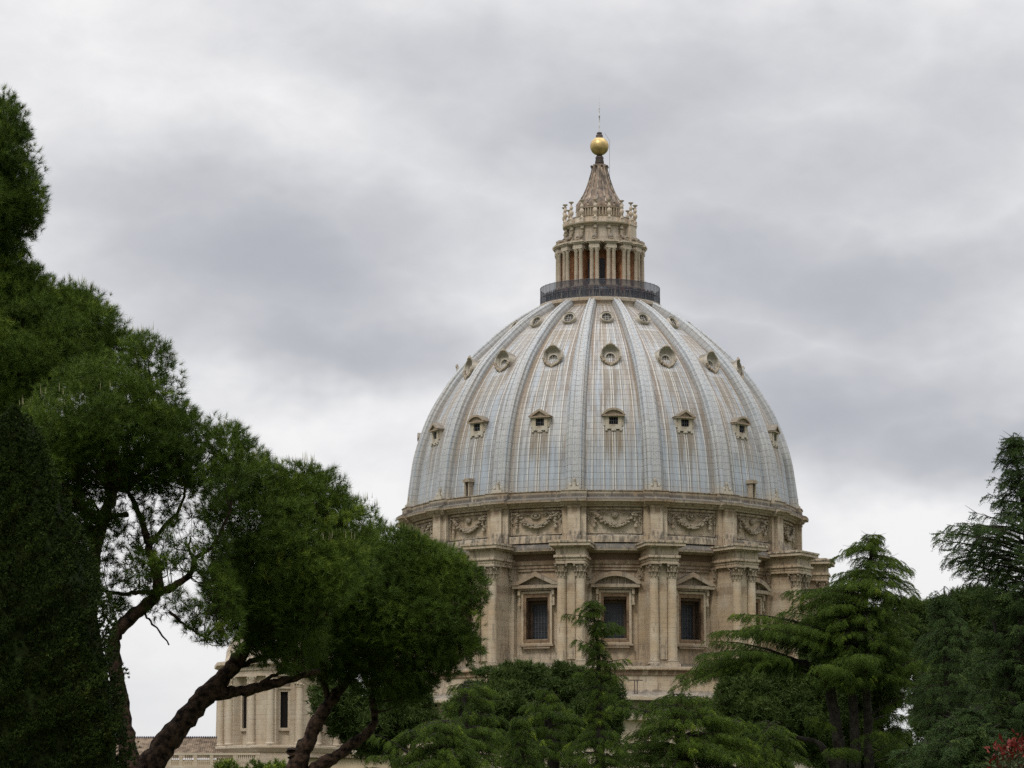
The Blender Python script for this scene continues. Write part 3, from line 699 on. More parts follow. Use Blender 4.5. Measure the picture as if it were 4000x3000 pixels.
# --- slim hatch dormers near the foot, one in four bays
z0, z1 = zf(1955,22)-.1, zf(1882,20)
r1 = shell_at((z0+z1)/2); b = MB()
b.box(-.42,-.22,-r1-.75,-r1+.6,z0,z1); b.box(.22,.42,-r1-.75,-r1+.6,z0,z1); b.box(-.6,.6,-r1-.95,-r1+.8,z1,z1+.3); b.box(-.48,.48,-r1-.8,-r1+.7,z1+.3,z1+.5)
o = b.build('hatch_dormer', M['stone_dirty'], root)
k = [MB().box(-.22,.22,-r1-.45,-r1-.2,z0,z1).build('hatch', M['void'], o)]
around(o, k, [BAY[2]+i*PI/2 for i in range(4)])
# ================================================================== gallery
zg = zf(1158, 8.4)
b = MB(); b.lathe([(7.9,zf(1215,0)-.9),(8.05,zg-1.35),(8.2,zg-1.1),(8.15,zg-.7),(8.55,zg-.45),(8.6,zg-.1),(8.5,zg),(2,zg)], 72)
gal = b.build('gallery_cornice', M['stone_lantern'], root, 30)
znt = zf(1088, 8.25)
b = MB(); b.lathe([(8.25,zg),(8.25,znt)], 96); b.build('safety_net', M['net'], gal, 60)
b = MB()
for z_ in (znt-.03, zg+1.1, zg+.12): b.lathe([(8.24,z_-.03),(8.30,z_-.03),(8.30,z_+.03),(8.24,z_+.03),(8.24,z_-.03)], 72)
for i in range(96):
    a = 2*PI*i/96; x, y = 8.27*math.sin(a), -8.27*math.cos(a); hh = znt+.12 if i % 2 else zg+1.1
    b.box(x-.02,x+.02,y-.02,y+.02,zg,hh)
b.build('railing', M['iron'], gal)
# ================================================================== lantern
zl1 = zf(979, 6.0)      # foot of capitals
zl2, zl3 = zf(967, 6.0), zf(934, 6.4)
b = MB(); b.lathe([(3.95,zg),(3.95,zl3+.2)], 64); lan = b.build('lantern', M['terracotta'], root, 30)
zw0, zw1 = zf(1105,4), zf(1008,4)
b = MB(); bars = MB()
for a in BAY:
    c, s_ = math.cos(a), math.sin(a)
    q = MB(); hw = .66; pts = [(-hw,zw0),(hw,zw0)]+[(hw*math.cos(t),zw1-hw+hw*math.sin(t)) for t in [PI*i/10 for i in range(11)]]
    q.prism(pts, -4.06, -3.7); q.v = [(x*c-y*s_, x*s_+y*c, z) for x,y,z in q.v]; b.add(q.v, q.f)
    q = MB()
    for x in (-.26,0,.26): q.box(x-.02,x+.02,-4.10,-4.05,zw0,zw1-.1)
    for i in range(1,6): q.box(-.5,.5,-4.095,-4.06,zw0+(zw1-zw0)*i/6-.02,zw0+(zw1-zw0)*i/6+.02)
    q.v = [(x*c-y*s_, x*s_+y*c, z) for x,y,z in q.v]; bars.add(q.v, q.f)
wn_ = b.build('lantern_window', M['glass'], lan); wn_['label'] = 'tall arched dark windows between the column pairs'
bars.build('window_bars', M['grille'], lan)
RL = 5.85
lp = MB()
def rot(mb, a):
    c, s_ = math.cos(a), math.sin(a); mb.v = [(x*c-y*s_, x*s_+y*c, z) for x,y,z in mb.v]; return mb
# one mesh per repeated piece, copied round the lantern as parts of it
def lantern_part(name, mb, mat, sm=None):
    o = mb.build(name, mat, lan, sm)
    for i, a in enumerate(RIB):
        if i == 0: o.rotation_euler.z = a
        else:
            c = o.copy(); COL.objects.link(c); c.parent = lan; c.rotation_euler.z = a
    return o
b = MB(); b.box(-.40,.40,-RL+.15,-3.8,zg,zl3-.3); b.box(-.78,.78,-RL-.5,-RL+.5,zg,zg+1.9); b.box(-.86,.86,-RL-.58,-RL+.58,zg+1.9,zg+2.05)
b2 = MB(); b2.v = b.v[8:]; b2.f = [tuple(i-8 for i in f_) for f_ in b.f[6:]]; b.v = b.v[:8]; b.f = b.f[:6]
lantern_part('pier', b, M['terracotta']); lantern_part('pedestal', b2, M['stone_lantern'])
for s in (-1,1):
    b = MB(); x = s*.36
    b.lathe([(.36,zg+2.06),(.38,zg+2.25),(.30,zg+2.4),(.30,zg+2.5),(.265,zl1),(.3,zl1+.05),(.3,zl1+.12),(.36,zl2-.1),(.42,zl2)], 12, x, -RL)
    for kk in range(8):
        a = kk*PI/4; b.ball((x+.33*math.sin(a), -RL-.33*math.cos(a), zl1+.25+.12*(kk%2)), .09, 5, 4)
    lantern_part('lantern_column', b, M['stone_lantern'], 35)
b = MB(); hh = zl3-zl2
b.box(-.72,.72,-RL-.38,-3.9,zl2+.001,zl2+hh*.35); b.box(-.66,.66,-RL-.34,-3.9,zl2+hh*.35+.001,zl2+hh*.62); b.box(-.85,.85,-RL-.5,-3.9,zl2+hh*.62+.001,zl2+hh*.8); b.box(-1.0,1.0,-RL-.66,-3.9,zl2+hh*.8+.001,zl3)
lantern_part('lantern_entablature', b, M['stone_lantern'])
# attic with volutes
zA1 = zf(862, 5.1)
b = MB(); b.lathe([(3.9,zl3-.6),(4.35,zl3-.5),(4.75,zl3),(4.5,zl3+.12),(4.5,zA1-.5),(4.65,zA1-.45),(4.7,zA1-.3),(5.1,zA1-.15),(5.15,zA1),(4.6,zA1+.12),(4.55,zA1+.2),(4.45,zA1+.85),(4.55,zA1+.95),(4.3,zA1+1.0),(2.0,zA1+1.05)], 64)
b.build('lantern_attic', M['stone_lantern'], lan, 30)
b = MB(); zv0, zv1 = zl3+.05, zA1-.5
b.tube([(0,-6.1,zv0+.28),(0,-5.8,zv0+.5),(0,-5.3,zv0+.6),(0,-4.95,zv0+1.0),(0,-4.75,zv1-.4),(0,-4.8,zv1-.1),(0,-4.6,zv1)], [.30,.30,.30,.26,.24,.28,.2], 8)
b.ball((0,-6.0,zv0+.2),(.34,.3,.28)); b.ball((0,-4.88,zv1-.35),(.3,.25,.25)); b.box(-.42,.42,-6.2,-4.6,zl3,zl3+.16)
lantern_part('volute', b, M['stone_relief'], 60)
# candelabra
zk = zA1+.02
b = MB(); R0 = 4.95
b.box(-.30,.30,-R0-.2,-R0+.35,zk,zk+.55)
b.lathe([(.30,zk+.55),(.16,zk+.75),(.12,zk+1.0),(.28,zk+1.25),(.33,zk+1.5),(.24,zk+1.75),(.12,zk+1.9),(.24,zk+2.1),(.22,zk+2.35),(.12,zk+2.5),(.10,zk+2.75),(.32,zk+2.93),(.36,zk+2.98),(.36,zk+3.04),(.02,zk+3.1)], 10, 0, -R0)
lantern_part('candelabrum', b, M['stone_lantern'], 40)
b = MB(); b.prism([(-.9,zl3+.05),(.9,zl3+.05),(.9,zA1-.2),(-.9,zA1-.2)], -5.25, -4.2); 
b.box(-1.0,1.0,-5.35,-4.2,zA1-.2,zA1-.02)
o = b.build('stair_turret', M['stone_lantern'], lan); o.rotation_euler.z = R_(62)
b = MB()
zr_ = zA1+1.0
b.lathe([(3.15,zr_),(3.3,zr_+.1),(3.25,zr_+.3),(3.05,zr_+.35),(3.05,zr_+1.25),(3.3,zr_+1.35),(3.3,zr_+1.5),(2.9,zr_+1.6)], 48); b.build('upper_ring', M['stone_relief'], lan, 30)
b = MB()
for i in range(48):
    a = 2*PI*i/48; x, y = 3.22*math.sin(a), -3.22*math.cos(a); b.box(x-.05,x+.05,y-.05,y+.05,zr_+.3,zr_+1.34)
    x, y = 3.9*math.sin(a), -3.9*math.cos(a); b.box(x-.015,x+.015,y-.015,y+.015,zr_,zr_+1.1)
b.build('ring_baluster', M['stone_light'], lan)
b = MB(); b.ball((0,-3.05,zr_+1.75),(.2,.3,.3)); b.ball((0,-2.75,zr_+2.2),(.14,.2,.25)); lantern_part('scroll', b, M['stone_light'], 60)
# spire: concave ribbed cone
def rr(px, Y=450): return px*depth(DY, 95)/FPX
SP = [(797,92),(780,78),(760,65),(740,55),(721,48),(700,41),(680,35),(665,31),(650,28)]
sp = [(rr(h_), zf(y_, rr(h_)*.5)) for y_, h_ in SP]
b = MB(); b.lathe([(sp[0][0], zr_+1.4)]+sp+[(rr(26), zf(644,0))], 64); spi = b.build('spire', M['spire'], root, 40)
b = MB()
for a in RIB:
    q = MB(); q.tube([(0,-(r+.04),z) for r,z in sp], [.12-.07*i/8 for i in range(9)], 5); rot(q, a); b.add(q.v, q.f)
b.build('spire_rib', M['spire_rib'], spi, 40)
b = MB(); zt0 = zf(648,0)
b.lathe([(rr(26),zt0-.3),(rr(24),zt0),(rr(14),zt0+.15),(rr(17),zt0+.3),(rr(18),zf(636,0)),(rr(15),zf(622,0)),(rr(17),zf(618,0)),(rr(14),zf(612,0)),(rr(9),zf(607,0)),(.1,zf(600,0))], 20)
for i in range(8):
    a = i*PI/4+.3; b.ball((rr(33)*math.sin(a), -rr(33)*math.cos(a), zt0-.15), .18, 7, 5)
    b.tube([(rr(24)*math.sin(a),-rr(24)*math.cos(a),zt0-.3),(rr(33)*math.sin(a),-rr(33)*math.cos(a),zt0-.1)], .14, 6)
for i in range(8):
    a = i*PI/4+.3; b.ball((rr(38)*math.sin(a), -rr(38)*math.cos(a), zf(692,0)), .10, 6, 4)
b.build('spire_neck', M['bronze'], spi, 40)
b = MB(); b.ball((0,0,zf(572,0)), rr(36.6), 32, 20); ball = b.build('golden_ball', M['gold'], root, 60)
b = MB(); b.lathe([(rr(16),zf(541,0)),(rr(14),zf(536,0)),(rr(14),zf(529,0)),(rr(10),zf(525,0)),(rr(11),zf(519,0)),(.05,zf(515,0))], 14); b.build('ball_cap', M['bronze'], ball, 40)
b = MB(); zx0, zx1 = zf(518,0), zf(424,0); zm = zx0+(zx1-zx0)*.62
b.box(-.07,.07,-.09,.09,zx0,zx1); b.box(-.07,.07,-1.1,1.1,zm-.09,zm+.09)
for (y_, z_) in ((0,zx1),(-1.1,zm),(1.1,zm)): b.ball((0,y_,z_),.12,8,5)
for i in range(5): b.ball((0,0,zx0+.3+i*.5),(.10,.12,.06),6,4)
b.build('cross', M['white_metal'], ball)
b = MB(); b.tube([(0,0,zx1),(0.03,0,zf(378,0))], [.03,.012], 5); b.build('lightning_rod', M['white_metal'], ball)
b = MB(); b.tube([(rr(20),-.2,zf(520,0)),(rr(36),-.2,zf(545,0)),(rr(40),-.2,zf(556,0)),(rr(39.5),-.2,zf(620,0)),(rr(39),-.2,zf(700,0))], .022, 4); b.build('conductor_cable', M['iron'], ball)
# ================================================================== people on the gallery
def person_meshes(variant):
    J = {'pel':(0,0,.95,.13),'che':(0,0,1.32,.155),'nek':(0,0,1.50,.06),'hea':(0,-.02,1.62,.095),'top':(0,-.01,1.72,.06)}
    me = bpy.data.meshes.new('tmp')
    V = [(0,0,.95),(0,0,1.15),(0,0,1.36),(0,-.01,1.49),(0,-.02,1.60),(0,-.01,1.70)]
    rad = [.14,.125,.15,.055,.098,.07]
    E = [(0,1),(1,2),(2,3),(3,4),(4,5)]
    def chain(start, pts, rs):
        p = start
        for q, r in zip(pts, rs): V.append(q); rad.append(r); E.append((p, len(V)-1)); p = len(V)-1
    for s in (-1,1):
        chain(0, [(s*.10,0,.86),(s*.11,-.02,.48),(s*.12,.02,.09),(s*.13,-.13,.04)], [.095,.06,.045,.035])
        if variant == 0: arm = [(s*.19,0,1.40),(s*.26,.02,1.12),(s*.27,-.05,.88),(s*.26,-.08,.78)]
        elif variant == 1: arm = [(s*.19,0,1.40),(s*.27,-.12,1.16),(s*.22,-.40,1.12),(s*.20,-.48,1.12)]
        else: arm = [(s*.19,0,1.40),(s*.27,-.16,1.22),(s*.12,-.32,1.50),(s*.08,-.36,1.57)]
        chain(2, arm, [.06,.045,.034,.03])
    me.from_pydata(V, E, []); o = bpy.data.objects.new('tmp', me); COL.objects.link(o)
    o.modifiers.new('s', 'SKIN'); ss = o.modifiers.new('u', 'SUBSURF'); ss.levels = 1; ss.render_levels = 1
    for i, r in enumerate(rad): me.skin_vertices[0].data[i].radius = (r, r*.8)
    me.skin_vertices[0].data[0].use_root = True
    dg = bpy.context.evaluated_depsgraph_get(); ev = bpy.data.meshes.new_from_object(o.evaluated_get(dg))
    bpy.data.objects.remove(o)
    ev.name = 'person_body'; ev.materials.clear(); ev.materials.append(M['skin'])
    v = np.array([x.co[:] for x in ev.vertices]); n = np.array([x.normal[:] for x in ev.vertices])
    def sub(name, test, off, mat):
        keep = [p for p in ev.polygons if test(*p.center)]
        ids = sorted({i for p in keep for i in p.vertices}); mp = {i: k for k, i in enumerate(ids)}
        m2 = bpy.data.meshes.new(name); m2.from_pydata([tuple(v[i]+n[i]*off) for i in ids], [], [[mp[i] for i in p.vertices] for p in keep]); m2.materials.append(mat); return m2
    shirt = sub('shirt', lambda x,y,z: .93 < z < 1.47 and not (abs(x) > .17 and z < 1.06) and y > -.34, .015, M['cloth'][0])
    trou = sub('trousers', lambda x,y,z: .10 < z <= .95 and abs(x) < .21, .014, M['cloth'][1])
    hair = sub('hair', lambda x,y,z: z > 1.56 and (z > 1.67 or y > -.01), .012, M['hair'])
    return ev, shirt, trou, hair
M['skin'] = plain('skin', (.45,.28,.20), .6, 0, .05); M['hair'] = plain('hair', (.04,.025,.018), .7, 0, .1)
CL = {'white':(.75,.75,.75),'black':(.02,.02,.022),'navy':(.03,.04,.09),'grey':(.2,.2,.21),'maroon':(.16,.03,.035),'pale blue':(.35,.45,.6),'red':(.4,.04,.03),'khaki':(.3,.25,.16),'olive':(.10,.11,.05),'pink':(.6,.3,.32)}
CM = {k_: plain('cloth_'+k_.replace(' ', '_'), v_, .9, 0, .1) for k_, v_ in CL.items()}
M['cloth'] = [CM['black'], CM['navy']]
PM = [person_meshes(v_) for v_ in range(3)]
from mathutils import Matrix as _M
RW_ = Matrix.Translation(root.location) @ Matrix.Rotation(root.rotation_euler.z, 4, 'Z')
special = {-36:('pink','person in a pink top near the left of the gallery crowd'), 1:('white','person in a white top at the middle of the gallery crowd'),
           5:('pale blue','person in a pale blue top right of the gallery middle'), -19:('khaki','person in a khaki top left of the gallery middle'),
           24:('red','person in a red top right of the gallery middle'), 39:('grey','person in a light grey top in the right of the gallery crowd'), 58:('olive','person in an olive top at the far right of the gallery')}
ths = []
t_ = -72.
while t_ < 74: ths.append(t_); t_ += random.uniform(2.4, 4.4)
for k_ in special: ths = [q for q in ths if abs(q-k_) > 1.6]+[float(k_)]
for q in sorted(ths):
    a = R_(q); Rg = random.uniform(7.55, 7.9); var = random.choice([0,1,1,2])
    pos = RW_ @ Vector((Rg*math.sin(a), -Rg*math.cos(a), zg+.004))
    bd, sh, tr, hr = PM[var]
    po = bpy.data.objects.new('person', bd); COL.objects.link(po); po.location = pos
    po.rotation_euler.z = root.rotation_euler.z+a+random.uniform(-.5,.5); sc = random.uniform(.93, 1.04); po.scale = (sc,)*3
    if int(q) in special and q == int(q): top, lab = special[int(q)]
    else: top = random.choice(['black','navy','maroon']); lab = {'black':'person in black standing in the crowd behind the gallery net','navy':'person in a navy top in the crowd behind the gallery net','maroon':'person in a dark maroon top in the crowd behind the gallery net'}[top]
    tag(po, lab, 'person', 'visitors on the dome gallery')
    for nm, ms, mt in (('shirt', sh, CM[top]), ('trousers', tr, CM[random.choice(['navy','black','grey','navy'])]), ('hair', hr, M['hair'])):
        c = bpy.data.objects.new(nm, ms); COL.objects.link(c); c.parent = po
        c.material_slots[0].link = 'OBJECT'; c.material_slots[0].material = mt
# ================================================================== smaller drum, lower left
MY = 425.0
mroot_c = PX(1094, 2900, MY); sc_m = depth(MY, 30)/FPX
mr = empty('side_chapel_drum', (mroot_c.x, MY, 0), -math.atan(mroot_c.x/MY))
tag(mr, 'pale octagonal stone drum with paired columns seen under the pine boughs', 'chapel')
def mz(py): return PX(2000, py, MY-7.5).z
RM = 253*sc_m
o8 = [R_(22.5+45*i+4) for i in range(8)]
def oct_ring(prof): return MB().ring([(r/math.cos(R_(22.5)) if False else r, z) for r, z in prof], [(a, 0) for a in o8])
zm0, zm1 = mz(2910), mz(2640)
oct_ring([(RM+.3,0),(RM+.3,zm0-1.0),(RM+.45,zm0-.9),(RM+.8,zm0-.35),(RM+.8,zm0-.1),(RM+.3,zm0),(RM-1.3,zm0)]).build('base', M['stone_light'], mr)
oct_ring([(RM-1.3,zm0-.1),(RM-1.3,zm1+.2)]).build('wall', M['stone_light'], mr)
oct_ring([(RM-1.3,zm1),(RM-.1,zm1),(RM-.1,zm1+.7),(RM+.1,zm1+.75),(RM+.1,zm1+1.3),(RM+.7,zm1+1.5),(RM+.7,zm1+1.9),(RM-.6,zm1+2.1),(RM-.8,zm1+2.8)]+[( (RM-.8)*math.cos(t), zm1+2.8+ (RM-2.8)*math.sin(t)) for t in (.2,.5,.8,1.1,1.4)]).build('roof', M['stone_lantern'], mr)
colm = []; capm = []
for i, a in enumerate(o8):
    for s in (-1, 1):
        Rv = RM-.55; cx = Rv*math.sin(a)+s*1.25*math.cos(a); cy = -Rv*math.cos(a)+s*1.25*math.sin(a)
        if not colm:
            b = MB(); b.lathe([(.62,zm0),(.64,zm0+.2),(.5,zm0+.35),(.5,zm0+.5),(.42,zm1-1.5),(.46,zm1-1.45)], 14)
            c = b.build('column', M['stone_light'], mr, 35); colm.append(c)
            b = MB(); b.lathe([(.42,zm1-1.45),(.5,zm1-.8),(.66,zm1-.2)], 12); b.box(-.6,.6,-.6,.6,zm1-.2,zm1-.002)
            for kk in range(14): b.ball((.52*math.sin(kk*.9),.52*math.cos(kk*.9),zm1-1.3+.08*kk),.14,6,4)
            k2 = b.build('capital', M['stone_light'], c, 50)
        else:
            c = colm[0].copy(); COL.objects.link(c); c.parent = mr; k2_ = k2.copy(); COL.objects.link(k2_); k2_.parent = c
        c.location = (cx, cy, 0)
    b = MB(); b.box(-1.95,1.95,-(RM-.75),-(RM-2.4),zm0-.05,zm1)
    if i == 0: pm = b.build('pier', M['stone_light'], mr); pm.rotation_euler.z = a
    else: c = pm.copy(); COL.objects.link(c); c.parent = mr; c.rotation_euler.z = a
zi0, zi1 = mz(2842), mz(2700)
for i in range(8):
    a = o8[i]+R_(22.5); Ra = (RM-1.3)*math.cos(R_(22.5))
    b = MB(); b.box(-.45,.45,-Ra-.06,-Ra+.3,zi0,zi1)
    if i == 0:
        wm = b.build('window', M['void'], mr); wm.rotation_euler.z = a
        b = MB(); panel(b,-.83,.83,zi0-.35,zi1+.35,-Ra-.35,-Ra+.2,.36); b.box(-1.3,1.3,-Ra-.55,-Ra+.2,zi1+.36,zi1+.6); wf = b.build('window_frame', M['stone_light'], wm)
    else:
        c = wm.copy(); COL.objects.link(c); c.parent = mr; c.rotation_euler.z = a; d = wf.copy(); COL.objects.link(d); d.parent = c
b = MB(); b.prism([(-.28,mz(2907)),(.28,mz(2907)),(.28,mz(2862)),(.15,mz(2853)),(-.15,mz(2853)),(-.28,mz(2862))], -((RM-1.3)*math.cos(R_(22.5)))-.2, -5)
o = b.build('arched_niche', M['void'], mr); o.rotation_euler.z = R_(-49)
# ---- tiled roof and balustrade to its left
RY = 418.0
p0, p1 = PX(380, 2883, RY+6), PX(842, 2883, RY+6); q0 = PX(380, 2945, RY)
rt = empty('tiled_roof_building', (0,0,0)); tag(rt, 'long low building with brown tiled roof behind the stone balustrade', 'building')
xl, xr = p0.x-15, p1.x+3
b = MB(); n = int((xr-xl)/.28)
vv = []; 
for i in range(n*2+1):
    x = xl+i*.14; dz_ = .09*(i % 2); vv += [(x, RY+6, p0.z+dz_), (x, RY, q0.z-.6+dz_)]
b.add(vv, [(2*i, 2*i+1, 2*i+3, 2*i+2) for i in range(n*2)]); b.add([(xl,RY+6,p0.z),(xr,RY+6,p0.z),(xr,RY+12,q0.z),(xl,RY+12,q0.z)], [(0,1,2,3)])
b.build('roof', M['tile'], rt)
b = MB()
for i in range(n): x = xl+i*.28; b.ball((x, RY+6, p0.z+.12), (.13,.2,.14), 6, 4)
b.build('ridge_tiles', M['ridge'], rt)
MB().box(xl+.2, xr-.2, RY+.2, RY+11.8, 0, q0.z-.7).build('wall', M['plaster'], rt)
BY = 412.0
bl0, bl1 = PX(597, 2941, BY), PX(1016, 2941, BY); zbt = bl0.z; zbb = PX(600, 2992, BY).z
ba = empty('balustrade', (bl0.x, BY, 0)); tag(ba, 'pale stone balustrade on a wall in front of the tiled roof', 'balustrade')
L = bl1.x-bl0.x
b = MB(); b.box(0,L,-.3,.3,zbt-.28,zbt); b.build('handrail', M['stone_light'], ba)
MB().box(-.1,L+.1,-.35,.35,0,zbb+.001).build('base_wall', M['stone_light'], ba)
pp = [0,1.25,3.1,4.9,5.5,7.8,10.6,L-.05]; first = None
for x in [.25,2.1,3.5,5.3,7.3,10.2,L-.3]:
    b = MB(); b.box(-.22,.22,-.28,.28,zbb,zbt-.281)
    if first is None: first = b.build('pedestal', M['stone_light'], ba); first.location.x = x
    else: c = first.copy(); COL.objects.link(c); c.parent = ba; c.location.x = x
b = MB(); h = zbt-.28-zbb
b.box(-.09,.09,-.09,.09,zbb,zbb+.12); b.lathe([(.06,zbb+.12),(.10,zbb+.3*h),(.11,zbb+.4*h),(.05,zbb+.62*h),(.045,zbb+.8*h),(.09,zbb+.9*h)], 8); b.box(-.09,.09,-.09,.09,zbb+.9*h,zbt-.281)
bb = b.build('baluster', M['stone_light'], ba, 40); xs_ = [x for x in np.arange(.6, L-.5, .245) if min(abs(x-q) for q in [.25,2.1,3.5,5.3,7.3,10.2,L-.3]) > .3]
for i, x in enumerate(xs_):
    if i == 0: bb.location.x = x
    else: c = bb.copy(); COL.objects.link(c); c.parent = ba; c.location.x = x
# low ochre annexe
AY = 400.0; a0_, a1_ = PX(1150, 2962, AY), PX(1560, 2962, AY)
an = empty('ochre_annexe', (0,0,0)); tag(an, 'low cream walled annexe with tiled eaves below the right pine bough', 'building')
MB().box(a0_.x, a1_.x, AY, AY+10, 0, a0_.z).build('wall', M['plaster'], an)
b = MB(); 
for i in range(int((a1_.x-a0_.x)/.3)): b.ball((a0_.x+.15+i*.3, AY-.3, a0_.z+.08), (.15,.4,.12), 6, 4)
b.box(a0_.x-.2, a1_.x+.2, AY-.25, AY+10.2, a0_.z+.001, a0_.z+.15); b.build('eaves', M['tile'], an)
# ================================================================== foliage machinery
def big_mesh(name, V, F, tone, mats, parent=None, mi=None):
    me = bpy.data.meshes.new(name); nv, nf = len(V), len(F)
    me.vertices.add(nv); me.vertices.foreach_set('co', V.astype(np.float32).ravel())
    me.loops.add(nf*3); me.loops.foreach_set('vertex_index', F.astype(np.int32).ravel())
    me.polygons.add(nf); me.polygons.foreach_set('loop_start', np.arange(0, nf*3, 3, dtype=np.int32))
    try: me.polygons.foreach_set('loop_total', np.full(nf, 3, dtype=np.int32))
    except Exception: pass
    for m_ in mats: me.materials.append(m_)
    if mi is not None: me.polygons.foreach_set('material_index', mi.astype(np.int32))
    me.update(calc_edges=True)
    at = me.attributes.new('tone', 'FLOAT', 'POINT'); at.data.foreach_set('value', tone.astype(np.float32))
    o = bpy.data.objects.new(name, me); COL.objects.link(o)
    if parent: o.parent = parent
    return o
def frames(d, roll):
    d = d/np.maximum(np.linalg.norm(d, axis=1), 1e-9)[:, None]
    up = np.tile([0., 0, 1], (len(d), 1)); up[np.abs(d[:, 2]) > .95] = [1, 0, 0]
    a = np.cross(up, d); a /= np.linalg.norm(a, axis=1)[:, None]; b = np.cross(d, a)
    c, s = np.cos(roll)[:, None], np.sin(roll)[:, None]
    return np.stack([a*c+b*s, -a*s+b*c, d], 2)      # columns x,y,z ; z = d
def scatter(TV, TF, pos, Rm, sc):
    n, k = len(pos), len(TV)
    V = np.einsum('nij,kj->nki', Rm, TV)*sc[:, None, None]+pos[:, None, :]
    F = TF[None]+(np.arange(n)*k)[:, None, None]
    return V.reshape(-1, 3), F.reshape(-1, 3)
def tri_spikes(bases, dirs, lens, width, r):
    V = []; F = []
    for p, d, l in zip(bases, dirs, lens):
        p = np.array(p, float); d = np.array(d, float); d /= np.linalg.norm(d)
        s = np.cross(d, r.normal(size=3)); s /= np.linalg.norm(s); o = len(V)
        V += [p-s*width/2, p+s*width/2, p+d*l]; F.append((o, o+1, o+2))
    return np.array(V), np.array(F)
def pine_tuft(n, width, seed):
    r = np.random.default_rng(seed); D = []
    for i in range(n):
        el_ = r.uniform(-.15, 1.5); az_ = r.uniform(0, 2*PI); D.append((math.cos(el_)*math.cos(az_), math.cos(el_)*math.sin(az_), math.sin(el_)))
    B = [(0,0,r.uniform(-.35,.1)) for _ in D]
    return tri_spikes(B, D, r.uniform(.75, 1.1, n), width, r)
PT = [pine_tuft(26, .055, s_) for s_ in range(3)]
PTF = pine_tuft(16, .16, 11)
def inside(poly, x, y):
    c = np.zeros(len(x), bool); n = len(poly); j = n-1
    for i in range(n):
        xi, yi = poly[i]; xj, yj = poly[j]
        t = ((yi > y) != (yj > y)) & (x < (xj-xi)*(y-yi)/(yj-yi+1e-12)+xi); c ^= t; j = i
    return c
def edge_dist(poly, x, y):
    d = np.full(len(x), 1e9); n = len(poly)
    for i in range(n):
        a = np.array(poly[i], float); b = np.array(poly[(i+1)%n], float); ab = b-a
        t = np.clip(((x-a[0])*ab[0]+(y-a[1])*ab[1])/(ab@ab+1e-9), 0, 1)
        d = np.minimum(d, np.hypot(x-a[0]-t*ab[0], y-a[1]-t*ab[1]))
    return d
def PXv(px, py, Y):
    u = (px-2000)/FPX; v = (1500-py)/FPX
    fy = math.cos(PITCH)-v*math.sin(PITCH); fz = math.sin(PITCH)+v*math.cos(PITCH); t = Y/fy
    return np.stack([u*t, Y*np.ones_like(t), CAMZ+fz*t], 1)
def clumps_in(poly, Y, n, rmin, rmax, seed, pred=None, thick=2.4, inset=.45):
    """clump centres through the volume whose outline is the polygon: (pos, radius)"""
    r = np.random.default_rng(seed); P = np.array(poly, float); s = FPX/Y
    x = r.uniform(P[:,0].min(), P[:,0].max(), n*12); y = r.uniform(P[:,1].min(), P[:,1].max(), n*12)
    k = inside(poly, x, y)
    if pred is not None: k &= pred(x, y)
    x, y = x[k], y[k]; d = edge_dist(poly, x, y)
    rad = np.minimum(r.uniform(rmin, rmax, len(x)), (d/s)/inset+.04)
    k = rad > rmin*.55; x, y, d, rad = x[k][:n], y[k][:n], d[k][:n], rad[k][:n]
    T = np.minimum(thick, d/s*1.3)
    off = r.uniform(-1, 1, len(x)); off = np.sign(off)*np.abs(off)**.5*T
    off[r.random(len(x)) < .3] *= -1; off = np.where(off > 0, np.where(r.random(len(x)) < .35, -off, off), off)
    return PXv(x, y, Y+off), rad
